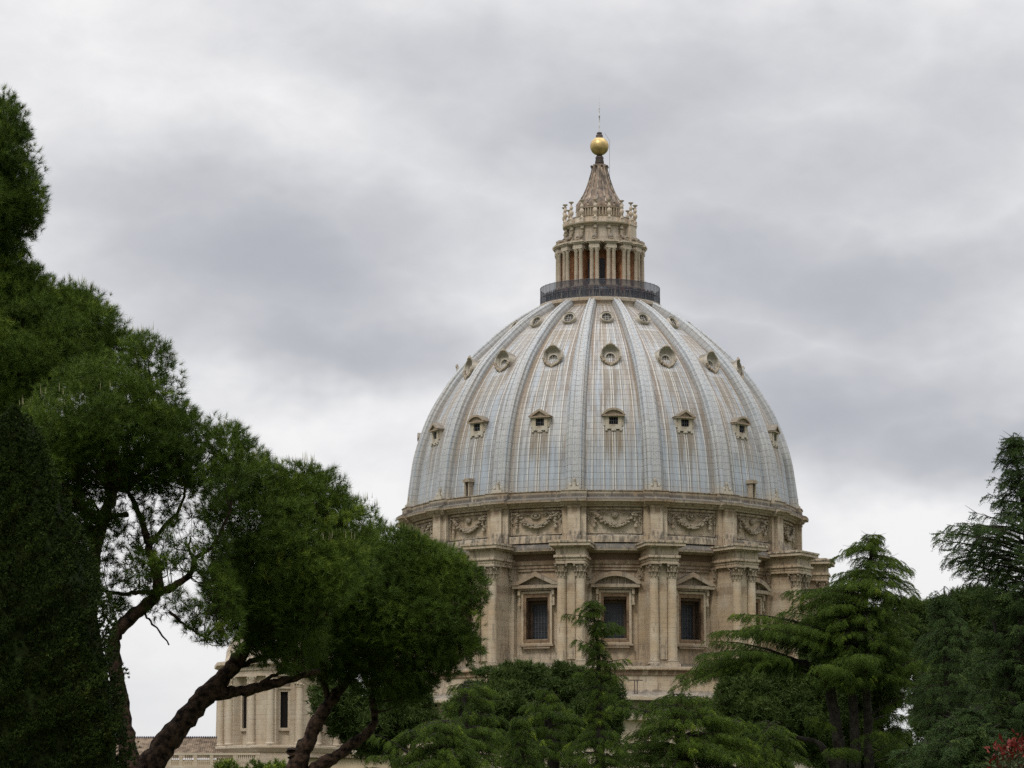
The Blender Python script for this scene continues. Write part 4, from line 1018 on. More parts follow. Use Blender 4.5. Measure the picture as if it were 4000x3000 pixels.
def pine_crown(name, C, rad, per, tuft, mat, parent, seed, templ=PT, candles=0, tone_top=True, flat=.8):
    r = np.random.default_rng(seed); Vs, Fs, Ts = [], [], []; off = 0
    pos = []; dr = []; tn = []
    for c, R0 in zip(C, rad):
        n = max(4, int(per*(R0/.5)**2)); d = r.normal(size=(n, 3)); d /= np.linalg.norm(d, axis=1)[:, None]
        k = (d[:, 2] > -.45) | (r.random(n) < .3); d = d[k]; n = len(d)
        ct = r.uniform(0, .7)
        rr_ = R0*r.uniform(.72, 1.05, n)*(1+.25*np.sin(d[:,0]*5+c[0]*7)*np.sin(d[:,1]*4+c[2]*5)); p = c+d*rr_[:, None]*[1, 1, flat]
        dd = d*.9+np.array([0, 0, .55])+r.normal(size=(n, 3))*.3
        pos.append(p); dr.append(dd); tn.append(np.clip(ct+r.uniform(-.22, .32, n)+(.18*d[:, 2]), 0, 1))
    pos = np.concatenate(pos); dr = np.concatenate(dr); tn = np.concatenate(tn); n = len(pos)
    which = r.integers(0, len(templ), n)
    for t in range(len(templ)):
        k = which == t; m = k.sum()
        if not m: continue
        V, F = scatter(templ[t][0], templ[t][1], pos[k], frames(dr[k], r.uniform(0, 6.28, m)), r.uniform(.75, 1.2, m)*tuft)
        Vs.append(V); Fs.append(F+off); Ts.append(np.repeat(tn[k], len(templ[t][0]))); off += len(V)
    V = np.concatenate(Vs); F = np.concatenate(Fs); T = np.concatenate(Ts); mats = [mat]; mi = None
    if candles:
        # new shoots standing upright on the upper clumps
        topm = np.array([not np.any((np.hypot(C[:,0]-c[0], C[:,1]-c[1]) < .55) & (C[:,2] > c[2]+.25)) for c in C])
        idx = np.nonzero(topm)[0]; zc = r.choice(idx, min(candles, len(idx)*2)); cand = []; fc = []
        for q in zc:
            for _ in range(r.integers(2, 5)):
                b0 = C[q]+np.array([r.uniform(-.3,.3)*rad[q]/.5, r.uniform(-.3,.3)*rad[q]/.5, rad[q]*flat*r.uniform(.85,1.05)])
                h_ = r.uniform(.12, .22); w_ = .006; o = len(cand)
                for j in range(4): cand.append(b0+np.array([w_*math.cos(j*PI/2), w_*math.sin(j*PI/2), 0]))
                cand.append(b0+np.array([r.uniform(-.015,.015), 0, h_]))
                fc += [(o+j, o+(j+1)%4, o+4) for j in range(4)]
        n0 = len(F); V = np.concatenate([V, np.array(cand)]); F = np.concatenate([F, np.array(fc)+len(T)])
        T = np.concatenate([T, np.full(len(cand), .5)]); mats = [mat, M['candle']]
        mi = np.zeros(len(F)); mi[n0:] = 1
    return big_mesh(name, V, F, T, mats, parent, mi)
def spline(pts, n=6):
    """catmull-rom through (x,y,z,r) points"""
    P = [np.array(p, float) for p in pts]; P = [2*P[0]-P[1]]+P+[2*P[-1]-P[-2]]; out = []
    for i in range(1, len(P)-2):
        for q in range(n):
            t = q/n; a, b, c, d = P[i-1], P[i], P[i+1], P[i+2]
            out.append(.5*((2*b)+(-a+c)*t+(2*a-5*b+4*c-d)*t*t+(-a+3*b-3*c+d)*t**3))
    out.append(P[-2]); return np.array(out)
def limb(b, pts, Y, n=5, sides=9, jitter=.012, dys=None):
    """pts: (px,py,width_px); depth Y (plus optional offsets)"""
    L = []
    for i, (px, py, wpx) in enumerate(pts):
        yy = Y+(dys[i] if dys else 0); p = PX(px, py, yy); L.append((p.x, p.y, p.z, wpx/2*yy/FPX))
    S = spline(L, n); S[1:-1, :3] += rng.normal(size=(len(S)-2, 3))*jitter
    b.tube([tuple(s[:3]) for s in S], [max(.006, s[3]*(1+random.uniform(-.11,.11))) for s in S], sides); return S
def to_ground(b, S):
    """carry a trunk that leaves the picture down to the ground"""
    p = S[0]; q = S[1]; d = (p-q)[:3]; d = d/np.linalg.norm(d)
    base = np.array([p[0]+d[0]*1.2, p[1], 0, p[3]*1.35]); mid = np.array([p[0]+d[0]*.8, p[1], p[2]*.5, p[3]*1.12])
    b.tube([tuple((p+(q-p)*.3)[:3]), tuple(mid[:3]), tuple(base[:3])], [p[3]*1.0, mid[3], base[3]], 9)
    return base
def twigs(b, S, C, rad, frac, seed, r0=.028):
    r = random.Random(seed); SP_ = np.concatenate(S)
    for c, R0 in zip(C, rad):
        if r.random() > frac: continue
        d = np.linalg.norm(SP_[:, :3]-c-np.array([0,0,-.3]), axis=1); k = int(np.argmin(d+np.array([0.0])))
        p = SP_[k, :3]; L = d[k]
        if L < .15 or L > 4.5: continue
        m = (p+c)/2+np.array([r.uniform(-.15,.15), r.uniform(-.15,.15), -.12*L])
        q = spline([(*p, r0*min(1.4,L)), (*m, r0*.6*min(1.2,L)), (*c, .006)], 4)
        b.tube([tuple(x[:3]) for x in q], [max(.004, x[3]) for x in q], 5, False)
# ================================================================== the near pines, left
MAIN = [(-640,1000),(-560,720),(-420,520),(-240,410),(-60,372),(30,392),(70,460),(105,560),(140,680),(168,780),(130,890),(76,950),(80,1040),(220,1085),(330,1115),(440,1215),(475,1310),(620,1325),(700,1435),(715,1540),(765,1595),(900,1672),(1030,1750),(1060,1805),(1200,1825),(1310,1852),(1350,1925),(1460,1975),(1570,2055),(1700,2105),(1830,2175),(1905,2285),(1885,2400),(1835,2480),(1868,2550),(1790,2640),(1660,2730),(1520,2790),(1430,2760),(1350,2680),(1270,2700),(1200,2680),(1100,2650),(1010,2600),(920,2560),(850,2440),(810,2290),(850,2150),(800,2050),(700,1975),(560,1930),(450,1915),(390,1990),(375,2200),(330,2450),(100,2300),(-200,2050),(-480,1700),(-620,1350)]
def roughen(poly, step, amp, seed):
    r = random.Random(seed); out = []
    for i in range(len(poly)):
        a, b = poly[i], poly[(i+1)%len(poly)]; d = math.hypot(b[0]-a[0], b[1]-a[1]); n = max(1, int(d/step))
        for k in range(n): out.append((a[0]+(b[0]-a[0])*k/n+r.uniform(-amp,amp), a[1]+(b[1]-a[1])*k/n+r.uniform(-amp,amp)))
    return out
MAIN = roughen(MAIN, 75, 24, 4)
SPARSE = [(380,1930),(600,1900),(800,2000),(900,2150),(930,2350),(950,2530),(860,2560),(740,2470),(620,2400),(480,2360),(390,2460)]
SEED = np.array([(150,1150),(640,1720),(1080,2130),(1560,2350)], float)
def near(i): return lambda x, y: np.argmin(np.hypot(x[:,None]-SEED[None,:,0], (y[:,None]-SEED[None,:,1])), axis=1) == i
DEP = [67., 61., 64., 70.]
LAB = ['tallest stone pine at the left edge, its trunk hidden behind the cypress','stone pine with a crooked trunk rising just right of the cypress','leaning stone pine whose thick trunk slants up to the right','forked stone pine whose crown reaches across the drum of the dome']
TR = [ [[(330,3080,95),(335,2700,85),(345,2450,75),(362,2220,60),(400,2030,50),(440,1900,42),(390,1600,36),(220,1280,26),(60,1060,20),(10,880,16),(20,600,12)],
        [(440,1900,30),(530,1870,24),(640,1740,18),(660,1600,12)],[(400,1600,24),(300,1500,20),(150,1450,14)],[(320,1390,20),(420,1330,14),(520,1380,10)]],
       [[(525,3080,82),(500,2930,72),(478,2780,66),(455,2640,62),(442,2520,58),(475,2445,54),(545,2385,50),(610,2318,46),(615,2260,40),(590,2180,32),(572,2090,28),(540,2000,22),(500,1920,16)],
        [(610,2318,36),(680,2290,30),(745,2240,24),(770,2180,18),(840,2120,14),(900,1990,10)],[(615,2330,22),(560,2312,20),(480,2320,15),(390,2305,12)],[(590,2120,20),(640,2060,16),(700,1990,12),(740,1850,10)],
        [(660,2390,12),(720,2440,10),(800,2490,7)],[(560,2390,10),(600,2440,8),(660,2520,6)],[(500,2010,20),(440,2020,18),(390,2060,12)],[(760,2220,14),(740,2150,10),(745,2100,7)]],
       [[(540,3080,120),(600,2970,104),(680,2860,92),(760,2765,84),(820,2700,78),(880,2640,66),(920,2585,60),(960,2530,46),(1010,2430,36),(1040,2300,28),(1090,2150,20),(1100,2000,14)],
        [(790,2735,56),(870,2708,48),(960,2698,44),(1040,2680,38),(1130,2655,30),(1250,2620,20)],[(868,2705,34),(868,2655,30),(895,2620,28),(960,2590,26),(1060,2560,18),(1150,2500,12)],[(1000,2450,24),(900,2300,18),(830,2200,12)],
        [(990,2690,20),(1050,2650,16),(1120,2615,12)],[(900,2410,16),(860,2370,12),(820,2330,8)]],
       [[(1135,3080,84),(1165,2985,76),(1200,2900,64),(1240,2820,54),(1290,2740,46),(1360,2650,40),(1450,2550,30),(1560,2400,22),(1640,2280,14)],
        [(1150,3110,66),(1240,3000,58),(1300,2960,50),(1380,2905,42),(1440,2860,36),(1462,2800,30),(1455,2710,24),(1480,2600,18),(1600,2500,12)],[(1290,2740,26),(1250,2640,20),(1200,2560,14)],[(1165,2985,40),(1148,2950,46),(1140,2925,44)]] ]
for i in range(4):
    C, rad = clumps_in(MAIN, DEP[i], [760,250,310,380][i], .28, .68, 100+i, near(i), 2.2, .78)
    if i == 0:
        ex = [(0,900),(35,925),(15,975),(45,1005),(0,1040),(30,860),(65,835),(20,800),(25,945),(70,1030),(50,890),(-30,960),(110,1075),(60,970),(18,402),(34,425),(62,455),(5,390),(150,1085),(100,1050)]
        C = np.concatenate([C, np.array([PX(q_[0], q_[1], DEP[0]+random.uniform(-.8,.5)) for q_ in ex])]); rad = np.concatenate([rad, np.full(len(ex), .3)])
    t = empty('stone_pine', (0,0,0)); tag(t, LAB[i], 'pine tree', 'pines in the left foreground')
    b = MB(); S = []
    for k_, l_ in enumerate(TR[i]): S.append(limb(b, l_, DEP[i]))
    base = to_ground(b, S[0])
    if i == 3: b.tube([tuple(S[1][0][:3]), (base[0], base[1], .8)], [S[1][0][3], base[3]*.8], 9)
    twigs(b, S, C, rad, .55, 50+i)
    if i == 1:
        C2, rad2 = clumps_in(SPARSE, DEP[i], 135, .15, .27, 400, None, 1.4, .3)
        twigs(b, S, C2, rad2, 1.0, 77, .018)
        C = np.concatenate([C, C2]); rad = np.concatenate([rad, rad2])
    b.build('trunk', M['bark'], t, 60)
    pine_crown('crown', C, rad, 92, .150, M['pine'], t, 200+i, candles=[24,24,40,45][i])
# ================================================================== cypress, lower left
def cypress():
    Y = 46.; r = np.random.default_rng(5); s = FPX/Y
    t = empty('cypress', (0,0,0)); tag(t, 'dark dense cypress filling the lower left corner in front of the pines', 'cypress tree')
    edge = [(1590,40),(1640,95),(1720,150),(1800,178),(1900,215),(2000,250),(2060,285),(2200,330),(2300,385),(2450,415),(2600,445),(2750,480),(3000,500),(3300,505)]
    ax = 40.
    top = PX(ax,1590,Y).z; N = 42000
    zt_, zb_ = top, 0.25
    ys = np.array([e[0] for e in edge]); xs = np.array([e[1] for e in edge])-ax+10
    zz = np.array([PX(ax, y, Y).z for y in ys]); rr_ = xs/s
    zz = zz[::-1]; rr_ = rr_[::-1]
    z = top-(top-zb_-1.2)*r.random(N)**.62; a = r.uniform(0, 2*PI, N)
    a = np.where(np.cos(a) > .3, a+PI, a)          # mostly the near side, as leaves face out all round
    R0 = np.interp(z, zz, rr_)
    lump = 1+.03*np.sin(a*29+z*13)*np.sin(z*21-a*9)+.05*np.sin(a*13+z*7)*np.sin(z*9+a*4)+.09*np.sin(a*7+z*3.1)*np.sin(z*4.3+a*2)+.05*np.sin(a*17+z*9)*np.sin(z*11-a*5)+.012*r.normal(size=N)
    Rr = R0*lump-.02
    cx = PX(ax, 2500, Y).x
    depthin = r.random(N)**2*.12
    P = np.stack([cx+(Rr-depthin)*np.sin(a), Y+(Rr-depthin)*np.cos(a), z+r.normal(size=N)*.02], 1)
    d = np.stack([np.sin(a)*.8, np.cos(a)*.8, np.full(N, .75)], 1)+r.normal(size=(N,3))*.4
    q = np.random.default_rng(8); D = [(q.uniform(-1,1), q.uniform(-.4,.4), q.uniform(.3,1.2)) for _ in range(14)]
    TV, TF = tri_spikes([(q.uniform(-.3,.3), q.uniform(-.2,.2), q.uniform(-.3,.4)) for _ in D], D, q.uniform(.5,.9,14), .26, q)
    V, F = scatter(TV, TF, P, frames(d, r.uniform(0,6.28,N)), r.uniform(.034,.062,N))
    tn = np.clip(.35+(lump-1)*3.0+r.uniform(-.2,.25,N), 0, 1)
    big_mesh('crown', V, F, np.repeat(tn, len(TV)), [M['cypress']], t)
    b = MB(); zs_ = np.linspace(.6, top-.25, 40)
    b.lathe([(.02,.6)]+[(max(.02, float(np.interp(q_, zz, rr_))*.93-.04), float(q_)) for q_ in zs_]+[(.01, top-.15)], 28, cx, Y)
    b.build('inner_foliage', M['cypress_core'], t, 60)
    b = MB(); b.tube([(cx,Y,0),(cx,Y,1.2)], [.22,.18], 10); b.build('trunk', M['bark'], t)
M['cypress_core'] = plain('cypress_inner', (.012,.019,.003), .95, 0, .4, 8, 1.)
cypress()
# ================================================================== pines further off
def far_pine(label, poly, Y, n, rmin, rmax, per, tuft, seed, trunk, mat='pine_far', thick=4.):
    C, rad = clumps_in(poly, Y, n, rmin, rmax, seed, None, thick, .5)
    t = empty('stone_pine', (0,0,0)); tag(t, label, 'pine tree')
    b = MB(); S = [limb(b, l_, Y) for l_ in trunk]; to_ground(b, S[0]); twigs(b, S, C, rad, .15, seed+9, .05); b.build('trunk', M['bark'], t, 60)
    pine_crown('crown', C, rad, per, tuft, M[mat], t, seed+1, templ=[PTF])
far_pine('rounded dark pine crown in front of the foot of the drum', [(1820,2700),(1840,2630),(1920,2600),(2060,2592),(2200,2600),(2300,2628),(2400,2680),(2440,2760),(2430,2900),(1900,2950),(1700,2900),(1740,2760)], 185, 190, .5, .9, 60, .30, 31, [[(2100,3080,60),(2100,2900,50),(2120,2750,30)],[(2100,2900,30),(2000,2780,20)]])
far_pine('broad low pine crown behind the right side of the big cedar', [(3420,2380),(3480,2345),(3620,2345),(3700,2360),(3760,2310),(3860,2305),(3960,2330),(4100,2350),(4150,2600),(3500,2620),(3400,2500)], 175, 170, .5, .9, 60, .30, 41, [[(3700,3080,60),(3680,2800,50),(3660,2500,30)]])
far_pine('dark pine mass behind the trunks of the big cedar', [(3150,2420),(3300,2380),(3480,2400),(3560,2560),(3560,2740),(3430,2800),(3560,2900),(3600,3000),(3500,3060),(3330,3050),(3180,3050),(3140,2740)], 165, 230, .5, .9, 60, .30, 43, [[(3450,3080,50),(3440,2900,40),(3400,2600,26)]])
far_pine('shadowy pine behind the two deodars at the right', [(3600,2620),(3800,2560),(4150,2560),(4150,3080),(3620,3080),(3600,2950),(3570,2800)], 150, 230, .5, .9, 60, .30, 45, [[(3850,3180,60),(3850,2900,50),(3850,2700,30)]])
far_pine('olive toned pine showing under the long left bough of the big cedar', [(2760,2790),(2800,2690),(2880,2620),(3000,2600),(3150,2600),(3230,2680),(3260,2800),(3250,2950),(2950,2990),(2800,2930)], 150, 210, .45, .8, 60, .27, 51, [[(3050,3080,60),(3040,2900,50),(3030,2750,30)]])
far_pine('dark pine low behind the forked trunk of the nearest pines', [(1230,2700),(1300,2660),(1500,2700),(1640,2690),(1700,2760),(1690,2860),(1560,2920),(1480,2960),(1400,2940),(1350,2880),(1260,2850),(1240,2780)], 110, 130, .35, .6, 70, .2, 61, [[(1560,3080,50),(1540,2950,42),(1500,2800,30)]])
far_pine('low bright green pine top at the bottom edge before the balustrade', [(790,3040),(830,2992),(930,2968),(1040,2966),(1110,2985),(1150,3040),(1120,3180),(800,3180)], 120, 60, .3, .5, 80, .18, 71, [[(960,3300,40),(960,3200,36),(960,3080,24)]], 'cedar', 2.)
# ================================================================== cedars
def cedar_frond(seed, n_side=4, up=False):
    r = np.random.default_rng(seed); B = []; D = []; L = []
    def axis(p, d, l, droop, steps):
        for i in range(steps):
            t = (i+.5)/steps; q = p+d*l*t+np.array([0,0,-droop*t*t*l])
            tan = d+np.array([0,0,-2*droop*t]); 
            for k in range(3):
                s = np.cross(tan, r.normal(size=3)); s /= np.linalg.norm(s); B.append(q); D.append(tan*.7+s*.9+np.array([0,0,.2])); L.append(r.uniform(.09,.15))
        B.append(p); D.append(d*l+np.array([0,0,-droop*l*.6])); L.append(np.linalg.norm(D[-1])*.95)
    axis(np.zeros(3), np.array([1.,0,0]), 1.0, .95 if not up else -.1, 8)
    for i in range(n_side):
        for s in (-1,1):
            t = .12+.72*i/n_side; p = np.array([t,0,-.95*t*t if not up else .1*t*t]); d = np.array([.55, s*.8, 0.]); d /= np.linalg.norm(d)
            axis(p, d, .50*(1-t*.5), 1.3 if not up else .15, 4)
    return tri_spikes(B, D, L, .058, r)
CF = [cedar_frond(s_) for s_ in (1,2,6,7)]+[cedar_frond(8, 2), cedar_frond(9, 6)]; CU = [cedar_frond(s_, 3, True) for s_ in (3,4,5)]
def add_bough(acc, p0, L, az_, rise, droop, r, dens, fl, wood, lateral=.42, start=.18, r0=None):
    """one bough: curved limb, side twigs and hanging fronds (p0 numpy, az radians in plan)"""
    out = np.array([math.cos(az_), math.sin(az_), 0.]); side = np.array([-out[1], out[0], 0.])
    bend = r.uniform(-.15,.15); bt = r.uniform(-.55,.45)
    def at(s): return p0+out*L*s+side*L*bend*s*s+np.array([0,0,L*(rise*s-droop*s*s)])
    pts = [at(s) for s in (0,.25,.5,.75,1)]; rb = r0 or (.012+.016*L)
    wood.tube([tuple(p) for p in pts], [rb, rb*.8, rb*.55, rb*.32, .006], 5, False)
    n = max(3, int(dens*L/fl*2.0)); S = start+(1-start)*np.arange(n)/n
    for s in S:
        p = at(s); w_ = lateral*L*(1-s)**.6*r.uniform(.6,1.1)+.1
        m = max(1, int(w_/fl*dens*1.1)) 
        for sd in (-1, 1):
            dirv = out*.75+side*sd*.8
            for j in range(m):
                q = p+dirv*w_*(j+r.random()*.6)/m+np.array([0,0,-.10*w_*(j/m)])+r.normal(size=3)*.04*fl
                d = out*r.uniform(.5,1)+side*sd*r.uniform(.1,.9)+np.array([0,0,r.uniform(-.15,.12)])
                acc.append((q, d, fl*r.uniform(.5,1.1), s+bt))
                if r.random() < .45: acc.append((q+np.array([r.normal()*.15*fl, r.normal()*.15*fl, -.3*fl]), d*[1,1,0]+np.array([0,0,-.5]), fl*r.uniform(.4,.9), s*.5+bt))
    acc.append((at(.93), out+np.array([0,0,-droop*.6]), fl, 1.0+bt))
    for k in range(2):      # bare shoots past the foliage
        q = at(r.uniform(.5,.95)); e = q+(out*r.uniform(.3,.8)+side*r.uniform(-.6,.6)+np.array([0,0,r.uniform(-.2,.5)]))*fl*r.uniform(.7,1.5); wood.tube([tuple(q), tuple(e)], [.010,.003], 4, False)
def frond_frames(D, roll):
    x = D/np.linalg.norm(D, axis=1)[:, None]; up = np.tile([0.,0,1],(len(D),1)); y = np.cross(up, x); y /= np.linalg.norm(y, axis=1)[:, None]; z = np.cross(x, y)
    c, s = np.cos(roll)[:,None], np.sin(roll)[:,None]
    return np.stack([x, y*c+z*s, -y*s+z*c], 2)
def finish_cedar(acc, t, seed, mat, templ):
    r = np.random.default_rng(seed); P = np.array([a[0] for a in acc]); D = np.array([a[1] for a in acc]); sc = np.array([a[2] for a in acc])
    wh = r.integers(0, len(templ), len(P)); Vs=[];Fs=[];Ts=[];off=0
    tone = np.clip(.2+.3*np.array([a[3] for a in acc])+r.uniform(-.2,.4,len(P)), 0, 1)
    for q in range(len(templ)):
        k = wh == q; m = k.sum()
        if not m: continue
        V, F = scatter(templ[q][0], templ[q][1], P[k], frond_frames(D[k], r.normal(size=m)*.25), sc[k])
        Vs.append(V); Fs.append(F+off); off += len(V); Ts.append(np.repeat(tone[k], len(templ[q][0])))
    big_mesh('crown', np.concatenate(Vs), np.concatenate(Fs), np.concatenate(Ts), [mat], t)
def cedar(label, Y, trunks, ax, env, tier, per, rise, droop, fl, dens, seed, mat='cedar', templ=None, extra=(), depthk=.85, lateral=.42, sag=0.):
    """env: rows (py, px left reach, px right reach) of the outline; ax: px of the axis; tier: px between tiers"""
    r = np.random.default_rng(seed); t = empty('cedar_tree', (0,0,0)); tag(t, label, 'cedar tree')
    wood = MB(); S = [limb(wood, l_, Y) for l_ in trunks]; to_ground(wood, S[0]); acc = []
    E = np.array(env, float); y = E[0,0]+8; ymax = E[-1,0]
    while y < ymax:
        xl_, xr_ = np.interp(y, E[:,0], E[:,1]), np.interp(y, E[:,0], E[:,2]); axx = ax(y) if callable(ax) else ax
        Ll, Lr = max(.15,(axx-xl_)*Y/FPX), max(.15,(xr_-axx)*Y/FPX)
        a0 = r.uniform(0, 2*PI)
        for k in range(per):
            az_ = a0+2*PI*k/per+r.uniform(-.35,.35)
            c = math.cos(az_); L = (Lr if c > 0 else Ll)*abs(c)+(1-abs(c))*depthk*(Ll+Lr)/2
            L *= r.choice([1.0,.95,.8,.62])*r.uniform(.92,1.03)
            # tip height should sit on row y: start so that the tip falls there
            z_tip = PX(axx, y+r.uniform(-.3,.3)*tier, Y).z
            p0 = np.array([PX(axx, y, Y).x, Y, z_tip-L*(rise-droop)*(1-sag)])
            add_bough(acc, p0, L, az_, rise*r.uniform(.8,1.2), droop*r.uniform(.85,1.15), r, dens, fl, wood, lateral)
        y += tier*r.uniform(.8,1.2)
    for (px, py, dy, tx, ty, tdy, rs) in extra:      # explicit boughs: root px,py,depth -> tip px,py,depth ; rs = arch height
        a = np.array(PX(px, py, Y+dy)); b_ = np.array(PX(tx, ty, Y+tdy)); dv = b_-a; L = math.hypot(dv[0], dv[1]); rise_ = rs+dv[2]/L
        add_bough(acc, a, L, math.atan2(dv[1], dv[0]), rise_, rs, r, dens, fl, wood, lateral)
    # leader tip
    ti = S[0][-1][:3]
    for k in range(6): acc.append((ti+np.array([0,0,-.08*k*fl/.4]), np.array([math.cos(k*2.4), math.sin(k*2.4), -.1]), fl*.6, .9))
    wood.build('trunk', M['bark_cedar'], t, 60); finish_cedar(acc, t, seed+1, M[mat], templ or CF)
    return t
# slender leader in front of the drum
cedar('slender cedar leader rising in front of a drum window', 112, [[(2345,3080,46),(2342,2900,38),(2340,2750,26),(2338,2600,18),(2330,2470,12),(2312,2352,6)]], lambda y: 2315 if y < 2420 else 2335,
      [(2350,2290,2340),(2372,2262,2362),(2395,2290,2345),(2500,2320,2350),(2545,2285,2370),(2600,2290,2400),(2650,2262,2430),(2720,2270,2410),(2760,2300,2380),(2830,2290,2380),(2850,2240,2440),(2950,2200,2500),(3060,2160,2560)],
      40, 6, .12, .34, .26, 1.1, 301, extra=[(2330,2425,0,2205,2400,.1,.22),(2330,2432,0,2245,2425,-.5,.2),(2325,2400,0,2255,2372,.3,.25),(2332,2470,0,2435,2445,-.3,.25),(2332,2460,0,2400,2430,-.8,.25),(2335,2480,0,2420,2450,.5,.2),(2335,2530,0,2242,2500,-.2,.22),(2335,2545,0,2265,2520,-.6,.22),
      (2338,2600,0,2458,2575,-.2,.2),(2338,2610,0,2430,2590,.5,.25),(2338,2650,0,2256,2622,-.4,.2),(2338,2670,0,2445,2640,-.4,.22),(2338,2720,0,2400,2712,-.7,.25)])
# dark one behind, left of centre
cedar('dark cedar with flat drooping pads between the left pines and the domed pine crown', 138, [[(1812,3080,50),(1812,2850,40),(1812,2760,28),(1811,2680,10)]], 1815,
      [(2690,1780,1850),(2702,1750,1990),(2740,1760,1920),(2770,1730,2000),(2840,1680,2050),(2950,1660,2100),(3060,1640,2120)], 60, 8, .2, .38, .34, 1., 311, depthk=1.1)
cedar('cedar with bright layered pads at the bottom beside the pine fork', 104, [[(1720,3120,50),(1730,2980,40),(1760,2870,24),(1780,2835,8)]], 1740,
      [(2832,1700,1800),(2850,1580,1830),(2900,1500,1890),(2950,1480,1900),(3080,1450,1930)], 46, 9, .3, .45, .30, 1., 321, extra=[(1640,2980,0,1440,2865,-.3,.4),(1640,2980,0,1440,2960,-.8,.35),(1600,3040,0,1420,3000,-.5,.3)], depthk=1.2)
cedar('pointed bright cedar low in the middle of the frame', 100, [[(2035,3120,44),(2035,3000,34),(2032,2900,20),(2029,2815,6)]], 2032,
      [(2812,2015,2045),(2850,1990,2075),(2900,1965,2110),(2950,1945,2150),(3080,1900,2190)], 44, 8, .15, .45, .28, 1., 331)
cedar('cedar with a rounded top directly below the columns left of the slender leader', 122, [[(2170,3120,54),(2160,2950,44),(2140,2820,30),(2128,2710,8)]], 2145,
      [(2703,2110,2150),(2730,2095,2190),(2760,2050,2200),(2790,2020,2290),(2850,2000,2310),(2950,1960,2360),(3080,1930,2400)], 52, 8, .25, .42, .32, 1., 341, depthk=1.1)
cedar('wide flat topped cedar spreading along the bottom right of the slender leader', 117, [[(2680,3120,70),(2680,3000,60),(2660,2880,44),(2640,2750,20)]], 2670,
      [(2728,2500,2740),(2750,2450,2820),(2790,2400,2860),(2850,2370,2980),(2920,2340,3050),(3080,2280,3100)], 50, 10, .32, .42, .34, 1.0, 351, depthk=.6,
      extra=[(2560,2790,-.5,2370,2760,-1,.2),(2600,2760,0,2420,2735,.5,.2)])
# the big spreading cedar
cedar('largest cedar with several dark trunks and tiers of wide arching boughs', 120,
      [[(3275,3100,54),(3280,2960,48),(3262,2800,44),(3245,2690,40),(3290,2500,30),(3380,2300,22),(3412,2100,8)],[(3336,3100,46),(3340,2900,40),(3325,2650,32),(3310,2420,30),(3330,2300,16)],[(3398,3100,44),(3392,2900,38),(3385,2650,30),(3375,2400,26),(3400,2230,12)],
       [(3280,2960,40),(3255,2760,38),(3219,2644,34),(3144,2597,34),(3042,2576,28),(2941,2592,20),(2850,2640,10)],[(3285,3040,40),(3230,2950,32),(3190,2900,22),(3110,2880,14)]],
      lambda y: np.interp(y, [2090,2300,2600,3100], [3412,3380,3330,3330]),
      [(2096,3390,3435),(2125,3355,3450),(2172,3250,3470),(2200,3330,3520),(2222,3330,3575),(2250,3255,3560),(2300,3250,3585),(2330,3080,3560),(2400,3060,3600),(2440,3050,3560),(2520,3060,3620),(2640,3120,3640),(2705,3180,3600)],
      44, 9, .34, .46, .32, 1.0, 361, depthk=.95,
      extra=[(3330,2520,0,2850,2405,-1,.3),(3330,2540,0,2790,2478,.5,.3),(3330,2560,0,2870,2470,-2,.3),(3219,2644,0,2790,2500,-1.5,.32),(3144,2597,0,2710,2612,-.5,.3),(3219,2650,0,2730,2590,.8,.32),
             (2941,2592,0,2628,2698,-.5,.25),(2990,2585,0,2650,2650,.6,.25),(2960,2590,0,2700,2690,-1.5,.3),(3150,2600,0,2780,2560,-3,.3),(3100,2590,0,2900,2620,-2.5,.4),
             (3320,2480,0,3070,2305,-.5,.25),(3320,2480,0,3060,2390,-1.5,.3),(3300,2500,0,2950,2450,-2.5,.3),(3360,2700,0,3650,2560,-1.5,.3),(3390,2800,0,3640,2700,-1,.3),(3330,2700,-1,3200,2600,-4,.4),(3390,2650,-1,3330,2560,-4,.4),(3340,2900,-.5,3450,2860,-2,.4),(3280,2860,-.3,3150,2800,-1.5,.4),(3390,2960,0,3530,2900,-1,.35),(3395,2820,0,3560,2800,1.5,.3),(3400,2900,0,3570,2850,1,.35),(3395,2990,0,3560,2960,.5,.35),(3340,2980,0,3270,2930,-2.5,.4),(3410,2150,0,3258,2182,0,.3),(3410,2145,0,3300,2150,-.8,.3),(3410,2165,0,3560,2228,0,.3),(3408,2175,0,3500,2200,-1,.3),(3405,2225,0,3588,2322,0,.3),(3400,2235,0,3250,2252,-.6,.3),(3400,2260,0,3580,2340,-1,.3),(3390,2330,0,3075,2312,.4,.25),(3390,2340,0,3120,2330,-1.2,.3),(3400,2200,-.2,3420,2215,-1.6,.4),(3395,2280,-.2,3440,2300,-2.2,.4),(3395,2280,-.2,3330,2290,-2.2,.4)])
cedar('shaded cedar filling the gap below the long bough left of the big cedar trunks', 128, [[(3010,3140,50),(3010,2980,40),(3005,2880,24),(3000,2840,8)]], 3005,
      [(2830,2960,3050),(2870,2880,3120),(2930,2840,3180),(3080,2800,3220)], 36, 8, .2, .4, .32, 1., 355)
